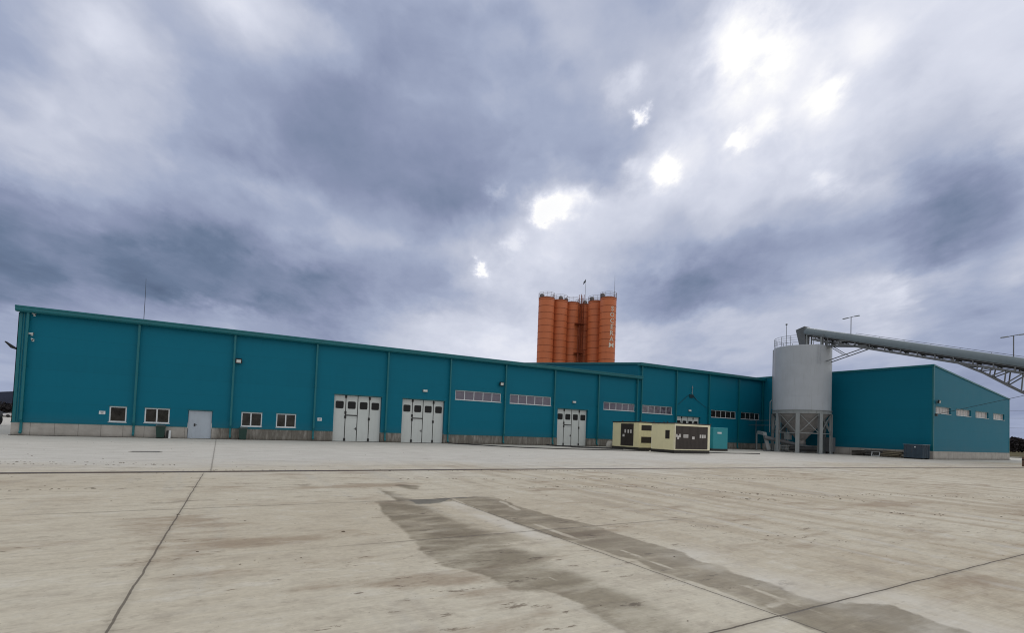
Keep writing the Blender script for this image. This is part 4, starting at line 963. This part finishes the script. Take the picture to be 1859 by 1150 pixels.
m = MB(); a = radians(122); m.tube([(tx+(RT+.06)*cos(a), ty+(RT+.06)*sin(a), 5.4), (tx+(RT+.06)*cos(a), ty+(RT+.06)*sin(a), ZT-.05)], .05, 8)
m.tube([(tx+(RT+.06)*cos(a), ty+(RT+.06)*sin(a), 6.6), (tx+(RT+.30)*cos(a+.03), ty+(RT+.30)*sin(a+.03), 6.3), (tx+(RT+.30)*cos(a+.03), ty+(RT+.30)*sin(a+.03), 2.4)], .045, 8)
m.build('filling_pipe', STEEL, tk)
m = MB(); a = radians(243)
for s_ in (-.17, .17): m.bar((tx+(RT+.12)*cos(a)-sin(a)*s_, ty+(RT+.12)*sin(a)+cos(a)*s_, 10.9), (tx+(RT+.12)*cos(a)-sin(a)*s_, ty+(RT+.12)*sin(a)+cos(a)*s_, ZT), .0001+.03)
m.build('ladder', TANK, tk)
t = thing('antenna_mast', (75.9, -5.8, ZT), 'thin mast with a small round head on the left side of the grey tank top', 'mast')
m = MB(); m.tube([(75.9, -5.8, ZT+.1), (75.9, -5.8, 16.35)], [.045, .03], 6); m.build('mast', STEELD, t)
m = MB(); m.lathe(75.9, -5.8, [(.02, 16.3), (.13, 16.36), (.13, 16.46), (.02, 16.52)], 10); m.build('mast_head', STEELD, t)
# things under and beside the tank
sc = thing('screw_conveyor', (74, -6, 0), 'dark inclined screw conveyor tube running under the grey tank', 'screw conveyor')
m = MB(); m.tube([(tx, ty, 1.05), (tx, ty, .7)], .3, 16); m.build('inlet', STEELD, sc)
m = MB(); m.tube([(76.9, -9.0, .55), (72.9, -5.0, 1.75)], .24, 16); m.build('screw_tube', STEELD, sc, smooth=True)
m = MB(); m.tube([(76.3, -9.6, .5), (74.2, -7.5, .5)], .28, 16); m.build('motor', DARKMET, sc, smooth=True)
m = MB()
for (x_, y_, z_) in ((73.9, -6.0, 1.35), (75.4, -7.5, .9)): m.bar((x_-.4, y_, 0), (x_, y_, z_), .07); m.bar((x_+.4, y_, 0), (x_, y_, z_), .07)
m.bar((73.4, -6.6, .75), (74.9, -8.1, .75), .07); m.bar((73.4, -6.6, .45), (74.9, -8.1, .45), .07); each(m, 'support_frame', STEEL, sc)
dc = thing('air_duct', (73.0, -4.4, 0), 'bent grey duct pipe standing just left of the tank legs', 'duct')
m = MB(); m.bar((74.2, -3.3, 2.35), (73.2, -4.85, 2.2), .42, .38); m.bar((73.25, -4.78, 2.3), (73.6, -5.15, .15), .42, .40, up=(1, -1, 0)); m.build('duct_pipe', STEEL, dc)
m = MB(); m.box(73.1, 74.1, -5.6, -4.7, 0, .14); m.build('base', STEELD, dc)
m = MB(); m.bar((74.5, -2.9, 0), (74.5, -2.9, 2.2), .1); each(m, 'prop', STEEL, dc)
sp = thing('service_platform', (78, -1.5, 0), 'small grey pipe platform fixed to the wall left of the tank', 'platform')
m = MB()
for z_ in (4.0, 3.35): m.bar((76.8, -.05, z_), (75.6, -4.5, z_), .06)
m.bar((78.2, -.05, 3.35), (75.7, -4.5, 3.35), .06); m.build('rail', STEELD, sp)
m = MB(); m.bar((77.2, -.9, 0), (77.2, -.9, 4.0), .07); m.bar((75.7, -4.4, 0), (75.7, -4.4, 4.0), .07); each(m, 'post', STEELD, sp)
cb = thing('control_cabinet', (78.2, -10.2, 0), 'plain grey control cabinet behind the right-hand tank legs', 'cabinet')
bx(78.0, 78.6, -10.6, -9.6, .25, 2.0, 'body', STEELD, cb); bx(78.1, 78.5, -10.5, -9.7, 0, .25, 'skid', RUBBER, cb)
vb = thing('valve_unit', (75.2, -6.2, 0), 'small pale valve housing hanging between the left tank legs', 'valve')
bx(74.8, 75.5, -7.0, -6.4, 1.55, 2.3, 'housing', STEEL, vb); m = MB(); m.tube([(75.1, -6.7, 2.3), (75.1, -6.7, 2.95)], .05, 8); m.bar((74.85, -6.7, 2.75), (75.35, -6.7, 2.75), .05); m.bar((75.1, -6.7, 0), (75.1, -6.7, 1.55), .1); m.build('stem', STEEL, vb)

# ---------------------------------------------------------------- belt conveyor (runs along -Y, falls at 16.5 degrees)
bc = thing('belt_conveyor', (76.2, -28, 0), 'long inclined belt conveyor under a grey cover, running down from the tank top', 'conveyor')
CX = 76.22; SL = (9.8-15.69)/(-28.04+8.2)     # dz/dy
def ztop(y): return 15.69+SL*(y+8.2)
YE = -46.5
m = MB(); cs = [(-.56, 0), (-.56, -.05)]; n = 16; prof = []
rad_, hh = .62, .85
for k in range(n+1):
    a = pi*k/n; prof.append((-rad_*cos(a), -.62+.62*sin(a)))
prof = [(-rad_, -.85)]+prof+[(rad_, -.85)]
inner = [(u*.95, v-.03 if v > -.8 else v) for u, v in reversed(prof)]
ring = prof+inner; nn = len(ring)
vs = []
ysx = [-8.2-k*1.25 for k in range(int((8.2*-1-YE)/1.25)+1)]
for y_ in ysx: vs += [(CX+u, y_, ztop(y_)+v) for u, v in ring]
fs = [(i*nn+k, i*nn+(k+1) % nn, (i+1)*nn+(k+1) % nn, (i+1)*nn+k) for i in range(len(ysx)-1) for k in range(nn)]+[tuple(range(nn)), tuple((len(ysx)-1)*nn+k for k in range(nn-1, -1, -1))]
m.add(vs, fs); m.build('cover', GALV, bc, smooth=True)
m = MB()
for y_ in ysx[1:]:
    vv = [(CX+u*1.008, y_, ztop(y_)+v*1.0+.004) for u, v in prof]+[(CX+u*1.008, y_-.06, ztop(y_-.06)+v+.004) for u, v in prof]
    k_ = len(prof); m.add(vv, [(i, i+1, k_+i+1, k_+i) for i in range(k_-1)])
each(m, 'cover_strap', GALV, bc)
m = MB()
m.bar((CX, -7.6, ztop(-7.6)-.98), (CX, YE, ztop(YE)-1.04), .95, .26); m.bar((CX, -9.0, ztop(-9.0)-1.22), (CX, YE, ztop(YE)-1.22), .9, .03); m.build('belt', RUBBER, bc)
m = MB()
for s_ in (-.55, .55): m.bar((CX+s_, -9.2, ztop(-9.2)-1.40), (CX+s_, YE, ztop(YE)-1.40), .08, .20); m.bar((CX+s_, -8.0, ztop(-8.)-.92), (CX+s_, YE, ztop(YE)-.92), .06, .07)
y_ = -9.6
while y_ > YE: m.bar((CX-.55, y_, ztop(y_)-1.4), (CX-.55, y_, ztop(y_)-.9), .10); m.bar((CX+.55, y_, ztop(y_)-1.4), (CX+.55, y_, ztop(y_)-.9), .10); m.bar((CX-.55, y_, ztop(y_)-1.4), (CX+.55, y_, ztop(y_)-1.4), .06); y_ -= 1.5
m.build('frame', STEELD, bc)
m = MB(); y_ = -9.9
while y_ > YE: m.tube([(CX-.5, y_, ztop(y_)-1.2), (CX+.5, y_, ztop(y_)-1.2)], .06, 8); y_ -= 1.5
each(m, 'roller', DARKMET, bc)
# head chute on the tank
m = MB(); zt = 15.5
m.add([(CX-.55, -7.15, 15.45), (CX+.55, -7.15, 15.45), (CX+.62, -8.3, 15.75), (CX-.62, -8.3, 15.75), (CX-.3, -7.55, ZT+.1), (CX+.3, -7.55, ZT+.1), (CX+.4, -8.35, ZT+.1), (CX-.4, -8.35, ZT+.1)],
      [(0, 3, 2, 1), (4, 5, 6, 7), (0, 1, 5, 4), (1, 2, 6, 5), (2, 3, 7, 6), (3, 0, 4, 7)]); m.build('head_chute', STEELD, bc)
m = MB(); [m.bar((CX+s_, -8.55, ZT+.05), (CX+s_, -8.55, ztop(-8.55)-.9), .12) for s_ in (-.5, .5)]; [m.bar((CX+s_, -10.35, ZT-.1), (CX+s_, -10.35, ztop(-10.35)-.9), .22) for s_ in (-.5, .5)]; m.bar((CX-.5, -10.35, ZT+.5), (CX+.5, -10.35, ZT+.5), .12); each(m, 'support_post', STEEL, bc)
# bracing from the tank to the belt
m = MB()
for s_ in (-.55, .55):
    m.bar((CX+s_, -10.9, ZT-.05), (CX+s_, -15.3, 12.45), .10, .16); m.bar((CX+s_, -10.9, 11.1), (CX+s_, -15.5, 12.35), .09); m.bar((CX+s_, -11.2, ZT-.15), (CX+s_, -12.9, 11.65), .07)
    m.bar((CX+s_, -10.9, ZT+.18), (CX+s_, -13.6, ZT+.28), .08, .18)
m.bar((CX-.55, -15.3, 12.42), (CX+.55, -15.3, 12.42), .12); each(m, 'bracket', STEELD, bc)
# lower truss on the outer span
m = MB()
for s_ in (-.55, .55):
    pt = [(-22.9, 10.15), (-23.14, 9.89), (-25.4, 8.55), (-27.04, 7.32), (-28.04, 6.60), (-30.6, 5.1), (-33.4, 3.6), (-36.5, 2.7)]
    for (a, b), (c, d) in zip(pt, pt[1:]): m.bar((CX+s_, a, b), (CX+s_, c, d), .13)
    zb = lambda y: [b+(d-b)*(y-a)/(c-a) for (a, b), (c, d) in zip(pt, pt[1:]) if c <= y <= a][0]
    yy = [-23.2, -24.0, -24.85, -25.8, -26.85, -28.0, -29.3, -30.7, -32.2, -33.8, -35.5]
    for i in range(len(yy)-1):
        m.bar((CX+s_, yy[i], zb(yy[i])), (CX+s_, yy[i]-.12, ztop(yy[i])-1.45), .09); m.bar((CX+s_, yy[i]-.05, zb(yy[i])), (CX+s_, yy[i+1]-.12, ztop(yy[i+1])-1.45), .09)
for y_, z_ in pt[1:]: m.bar((CX-.55, y_, z_), (CX+.55, y_, z_), .09)
m.build('truss', STEELD, bc)
m = MB()
for s_ in (.66,): 
    m.tube([(CX+s_, -13.6, ztop(-13.6)+.16), (CX+s_, YE, ztop(YE)+.16)], .022, 5)
    y_ = -13.6
    while y_ > YE: m.bar((CX+s_, y_, ztop(y_)-.9), (CX+s_, y_, ztop(y_)+.16), .03); y_ -= 2.4
m.build('handrail', STEELD, bc)
m = MB(); [m.bar((CX+s_*1.0, -36.5, 0), (CX+s_*.55, -36.5, 2.7), .2) for s_ in (-1, 1)]; [m.bar((CX+s_*.7, YE+.4, 0), (CX+s_*.55, YE+.4, ztop(YE)-1.3), .2) for s_ in (-1, 1)]; each(m, 'leg', STEEL, bc)
def tmast(y, label):
    t = thing('light_mast', (CX+.4, y, ztop(y)), label, 'light mast', 'light masts on the conveyor')
    zh = ztop(y)+1.95; m = MB(); m.tube([(CX, y, ztop(y)-.05), (CX, y, zh)], .045, 6); m.build('pole', STEELD, t)
    m = MB(); m.tube([(CX, y+.70, zh-.1), (CX, y, zh), (CX, y-.70, zh+.05)], .035, 6); each(m, 'arm', STEELD, t)
    for s_, dz_ in ((1, -.08), (-1, .03)):
        m = MB(); m.bar((CX, y+s_*.35, zh+dz_*.5), (CX, y+s_*.9, zh+dz_), .22, .07); m.build('lamp_head', STEEL, t)
tmast(-13.37, 'T-shaped light mast on the conveyor close to the grey tank'); tmast(-27.33, 'T-shaped light mast on the conveyor near the right edge of the picture')
# thin stay cable from the conveyor to the right shed
t = thing('stay_cable', (77, -28, 6.7), 'thin dark cable slanting across the front of the right warehouse', 'cable')
m = MB(); m.tube([(CX+.5, -28.2, 6.55), (88, -24.3, 5.6), (99, -20.3, 5.2), (80.6, YF-.06, 4.75)][:1]+[(76.8, -28.2, 6.5), (78.2, -24.0, 5.62), (79.8, -20.2, 4.85)], .02, 5); m.build('wire', RUBBER, t)
m = MB(); m.box(79.75, 79.96, -20.3, -20.1, 4.7, 4.95); m.build('anchor', DARKMET, t)

# ---------------------------------------------------------------- skip, timber, drum and hoses
sp = thing('waste_container', (78.2, -18.7, 0), 'dark blue-grey steel waste container beside the corner of the right warehouse', 'container')
kx0, kx1, ky0, ky1 = 77.85, 79.6, -19.75, -18.05
m = MB(); m.bbox(kx0, kx1, ky0, ky1, .12, 1.50, .03); m.build('body', SKIP, sp)
m = MB(); m.box(kx0-.05, kx1+.03, ky0-.05, ky0+.03, 1.50, 1.58); m.box(kx0-.05, kx0+.03, ky0+.03, ky1+.05, 1.50, 1.58); m.box(kx1-.05, kx1+.03, ky0+.03, ky1, 1.50, 1.58); m.box(kx0+.03, kx1-.05, ky1-.03, ky1+.05, 1.50, 1.58)
m.build('rim', mat('skip_rim', (.10, .14, .18), .4), sp)
m = MB()
for k in range(4): y_ = ky0+.12+k*.45; m.bbox(kx0-.07, kx0, y_, y_+.08, .12, 1.5, .01)
for k in range(4): x_ = kx0+.15+k*.45; m.bbox(x_, x_+.08, ky0-.07, ky0, .12, 1.5, .01)
for z_ in (.5, .95): m.box(kx0-.05, kx0, ky0, ky1, z_, z_+.05)
m.build('rib', SKIP, sp)
m = MB(); m.bar((kx0+.2, ky0, .06), (kx0+.2, ky1, .06), .12); m.bar((kx1-.2, ky0, .06), (kx1-.2, ky1, .06), .12); each(m, 'runner', RUBBER, sp)
m = MB(); m.tube([(kx0-.09, ky0+.62, 1.28), (kx0-.04, ky0+.62, 1.28)], .07, 10); m.build('reflector', WHITE, sp)
pl = thing('pallet_stack', (79.3, -13.0, 0), 'low stack of dark pallets at the left end of the junk along the wall', 'pallets')
m = MB()
for k in range(4):
    z_ = k*.16
    for q in range(3): m.box(78.7+q*.4, 78.8+q*.4, -13.6, -12.4, z_, z_+.09)
    for q in range(6): m.box(78.65, 79.65, -13.58+q*.21, -13.46+q*.21, z_+.09, z_+.12)
m.build('pallet', WOODD, pl)
fr = thing('steel_frame', (79.1, -14.8, 0), 'small white tubular frame standing in front of the scrap by the wall', 'frame')
m = MB()
for y_ in (-14.6, -15.4): m.bar((78.5, y_, 0), (78.6, y_-.04, .55), .045)
m.bar((78.5, -14.6, .10), (78.5, -15.4, .10), .05); m.bar((78.6, -14.6, .52), (78.6, -15.4, .52), .03); m.bar((79.1, -14.6, 0), (78.6, -14.6, .52), .04); m.bar((79.1, -15.4, 0), (78.6, -15.4, .52), .04); m.build('tube_frame', WHITE, fr)
sc2 = thing('scrap_bundle', (79.3, -14.4, 0), 'grey bundle of scrap sections between the pallets and the white frame', 'scrap')
m = MB()
for k in range(14): x_ = 78.8+random.random()*.7; z_ = .06+.07*k*.7; m.bar((x_, -13.8+random.uniform(-.1, .1), z_), (x_+random.uniform(-.2, .2), -15.9+random.uniform(-.3, .3), z_), .10, .07)
m.build('sections', mat('scrap_steel', (.07, .07, .07), .7, var=.4, vscale=6), sc2)
tb = thing('timber_pile', (79.2, -16, 0), 'loose pile of weathered beams left of the blue-grey container', 'timber')
for k in range(11):
    x_ = 78.55+random.random()*.9; z_ = .09+.085*(k//1)*.75; m = MB(); m.bar((x_, -15.55+random.uniform(-.2, .1), z_), (x_+random.uniform(-.25, .25), -17.55+random.uniform(-.2, .2), z_*.9), .14, .10); m.build('beam', WOOD if k % 3 else WOODD, tb)
gd = thing('guard_post', (73.9, -28.45, 0), 'rusty brown steel post stub at the right edge of the picture, by the drain', 'post')
m = MB(); m.lathe(74.05, -28.75, [(.26, 0), (.26, .78), (.22, .84), (.02, .86)], 18); m.build('post_body', RUST, gd, smooth=True)
m = MB(); m.lathe(74.05, -28.75, [(.28, .55), (.28, .65)], 18); m.build('band', BLACK, gd)
def hose(name, pts, r, label, cat):
    t = thing(name, pts[0], label, cat)
    P = [Vector(p) for p in pts]; out = []
    for i in range(len(P)-1):
        for k in range(8):
            u = k/8; p0 = P[max(i-1, 0)]; p1 = P[i]; p2 = P[i+1]; p3 = P[min(i+2, len(P)-1)]
            out.append(.5*((2*p1)+(p2-p0)*u+(2*p0-5*p1+4*p2-p3)*u*u+(3*p1-p0-3*p2+p3)*u**3))
    out.append(P[-1]); m = MB(); m.tube(out, r, 6); m.build('hose', RUBBER, t)
    m = MB(); m.tube([out[0], out[0]+(out[1]-out[0]).normalized()*.25], r*1.5, 8); m.build('coupling', DARKMET, t)
hose('power_cable', [(31.9, -.3, .04), (33.5, -2.8, .04), (34.6, -5.5, .04), (36.5, -7.4, .04), (39.5, -8.6, .04), (42.5, -9.3, .04), (45, -9.7, .04), (47.9, -10.1, .04)], .045, 'thin black cable lying on the yard from the second folding door to the cream containers', 'cable')
hose('power_cable', [(43.0, -.4, .05), (43.4, -2.6, .05), (45.2, -4.4, .05), (46.9, -5.6, .05), (48.5, -6.2, .05)], .07, 'thicker black cable leaving the wall left of the third folding door', 'cable')
hose('power_cable', [(52.7, -12.2, .04), (54.6, -12.0, .04), (56.5, -12.6, .04), (58.2, -12.5, .04), (60.2, -13.0, .04)], .045, 'short black cable trailing right from the front cream container', 'cable')
t = thing('cable_ramp', (47, -7.5, 0), 'flat dark rubber cable ramp on the concrete in front of the third folding door', 'cable ramp')
m = MB(); m.prism([(-.35, .0), (-.2, .05), (.2, .05), (.35, 0)], lambda u, v, d: (43.3+d*.88-u*.45, -4.3-d*.62-u*.85, v), 0, 4.6); m.build('ramp_body', RUBBER, t)
m = MB(); m.prism([(-.05, .052), (-.05, .058), (.05, .058), (.05, .052)], lambda u, v, d: (43.3+d*.88-u*.45, -4.3-d*.62-u*.85, v), .1, 4.5); m.build('centre_strip', DARKMET, t)
t = thing('drain_cover', (10.4, -17, 0), 'flat dark drain cover set in the yard between the bin and the drain channel', 'drain cover')
m = MB(); m.box(9.9, 10.9, -17.25, -16.85, .004, .02); m.build('grate', DARKMET, t)
m = MB(); m.box(9.8, 11.0, -17.35, -17.25, .004, .014); m.box(9.8, 11.0, -16.85, -16.75, .004, .014); m.build('frame', CONC, t)

# ---------------------------------------------------------------- far left and far right
kb = MB(); kb.box(121, 122.2, -40, 30, -.05, .16); kb.box(100, 122.2, -14.6, -14.2, 0, .12); tag(kb.build('kerb', CONC), kind='structure')
def car(x, y, rz, paint, label):
    t = thing('parked_car', (x, y, 0), label, 'car', 'cars parked beyond the left end of the long warehouse')
    Mx = Matrix.Translation((x, y, 0)) @ Matrix.Rotation(rz, 4, 'Z')
    def tr(mb): mb.v = [tuple(Mx @ Vector(p)) for p in mb.v]; return mb
    m = MB(); m.prism([(-2.1, .35), (-2.15, .8), (-1.3, .95), (1.9, .98), (2.15, .85), (2.15, .35)], lambda u, v, d: (u, d, v), -.85, .85); tr(m).build('body', paint, t)
    m = MB(); m.prism([(-1.3, .95), (-.7, 1.42), (1.0, 1.45), (1.8, .98)], lambda u, v, d: (u, d, v), -.74, .74); tr(m).build('cabin', GLASSD, t)
    m = MB(); m.prism([(-.72, 1.425), (-.6, 1.48), (.95, 1.50), (1.02, 1.455)], lambda u, v, d: (u, d, v), -.70, .70); tr(m).build('roof', paint, t)
    for a in (-1.35, 1.35):
        for b in (-.8, .8): m = MB(); m.tube([(a, b-.1, .33), (a, b+.1, .33)], .33, 12); tr(m).build('wheel', RUBBER, t)
car(-28.9, 104, .2, CARD, 'dark car parked far off at the left edge of the picture'); car(-24.6, 103, .2, CARW, 'white car parked far off, just left of the warehouse corner')
car(-33.2, 104, .2, CARW, 'white car parked far off, cut by the left edge of the picture')
def ltree(x, y, h, rr, label, grp, seed):
    R = random.Random(seed); t = thing('tree', (x, y, 0), label, 'tree', grp)
    m = MB(); m.tube([(x, y, -.1), (x+.1, y, h*.45), (x-.1, y+.1, h*.8)], [.035*h, .022*h, .008*h], 6)
    for k in range(7):
        a = R.uniform(0, 2*pi); z = h*R.uniform(.2, .6); m.tube([(x, y, z), (x+rr*.7*cos(a), y+rr*.7*sin(a), z+h*.28)], [.014*h, .004*h], 4)
    m.build('trunk', TRUNK, t)
    m = MB()
    for k in range(520):
        a = R.uniform(0, 2*pi); b = R.uniform(-1, 1); q = R.random()**.4; rad = rr*q*math.sqrt(1-b*b)*(.8+.3*sin(3*a+seed)); c = Vector((x+rad*cos(a), y+rad*sin(a), h*.5+h*.47*b*q))
        u = Vector((R.gauss(0, 1), R.gauss(0, 1), R.gauss(0, 1))).normalized()*rr*.10; v = Vector((R.gauss(0, 1), R.gauss(0, 1), R.gauss(0, 1))).normalized()*rr*.07
        m.add([c-u-v, c+u-v, c+u+v, c-u+v], [(0, 1, 2, 3)])
    m.build('crown', BUSHM, t); return t
def azpt(px, dist):   # ground point seen at that compass direction, so the row stands where the photo shows it
    d = sky_dir(px, 815); d.z = 0; d.normalize(); return CAM.x+d.x*dist, CAM.y+d.y*dist
for i, (px_, dist, h) in enumerate([(1828, 255, 4.6), (1835, 268, 5.2), (1842, 250, 5.6), (1849, 262, 5.2), (1855, 255, 4.7), (1862, 266, 4.8), (1869, 255, 4.6)]):
    x_, y_ = azpt(px_, dist); ltree(x_, y_, h, h*.62, 'bare brown tree in the far row right of the right warehouse', 'bare trees beyond the field', i+3)
for i, (px_, dist, h) in enumerate([(-6, 175, 3.2), (2, 178, 3.6), (10, 172, 3.0), (18, 176, 3.4), (26, 174, 3.2)]):
    x_, y_ = azpt(px_, dist); ltree(x_, y_, h, h*.75, 'low dark tree in the row beyond the parked cars', 'low trees beyond the parked cars', i+40)
# wheel of a loader just inside the left edge
t = thing('tyre', (-4.6, 30, 0), 'large black tyre standing at the left edge of the picture', 'tyre')
x_, y_ = azpt(-15, 72)
m = MB(); m.tube([(x_-.2, y_-.25, .62), (x_+.2, y_+.25, .62)], .62, 24); m.build('tread', RUBBER, t, smooth=True)
m = MB(); m.tube([(x_-.22, y_-.27, .62), (x_+.22, y_+.27, .62)], .30, 16); m.build('rim', STEELD, t)
# overhead lines far right
t = thing('power_line', (300, -60, 0), 'thin overhead power wires in the sky right of the right warehouse', 'power line')
m = MB()
for z_ in (18.5, 15.0, 10.5):
    pts = []
    for k in range(15): x_ = 330; y_ = -160+k*25; pts.append((x_, y_, z_+.004*((k-7)**2)*4))
    m.tube(pts, .045, 4, False)
m.build('wire', STEELD, t)
m = MB()
for y_ in (-160, 190): m.tube([(330, y_, 0), (330, y_, 22)], [.3, .18], 8); m.bar((329, y_, 18.7), (331, y_, 18.7), .15)
m.build('pylon', STEELD, t)

SC.cycles.filter_width = 1.1
SC.render.resolution_x = 1024; SC.render.resolution_y = 634
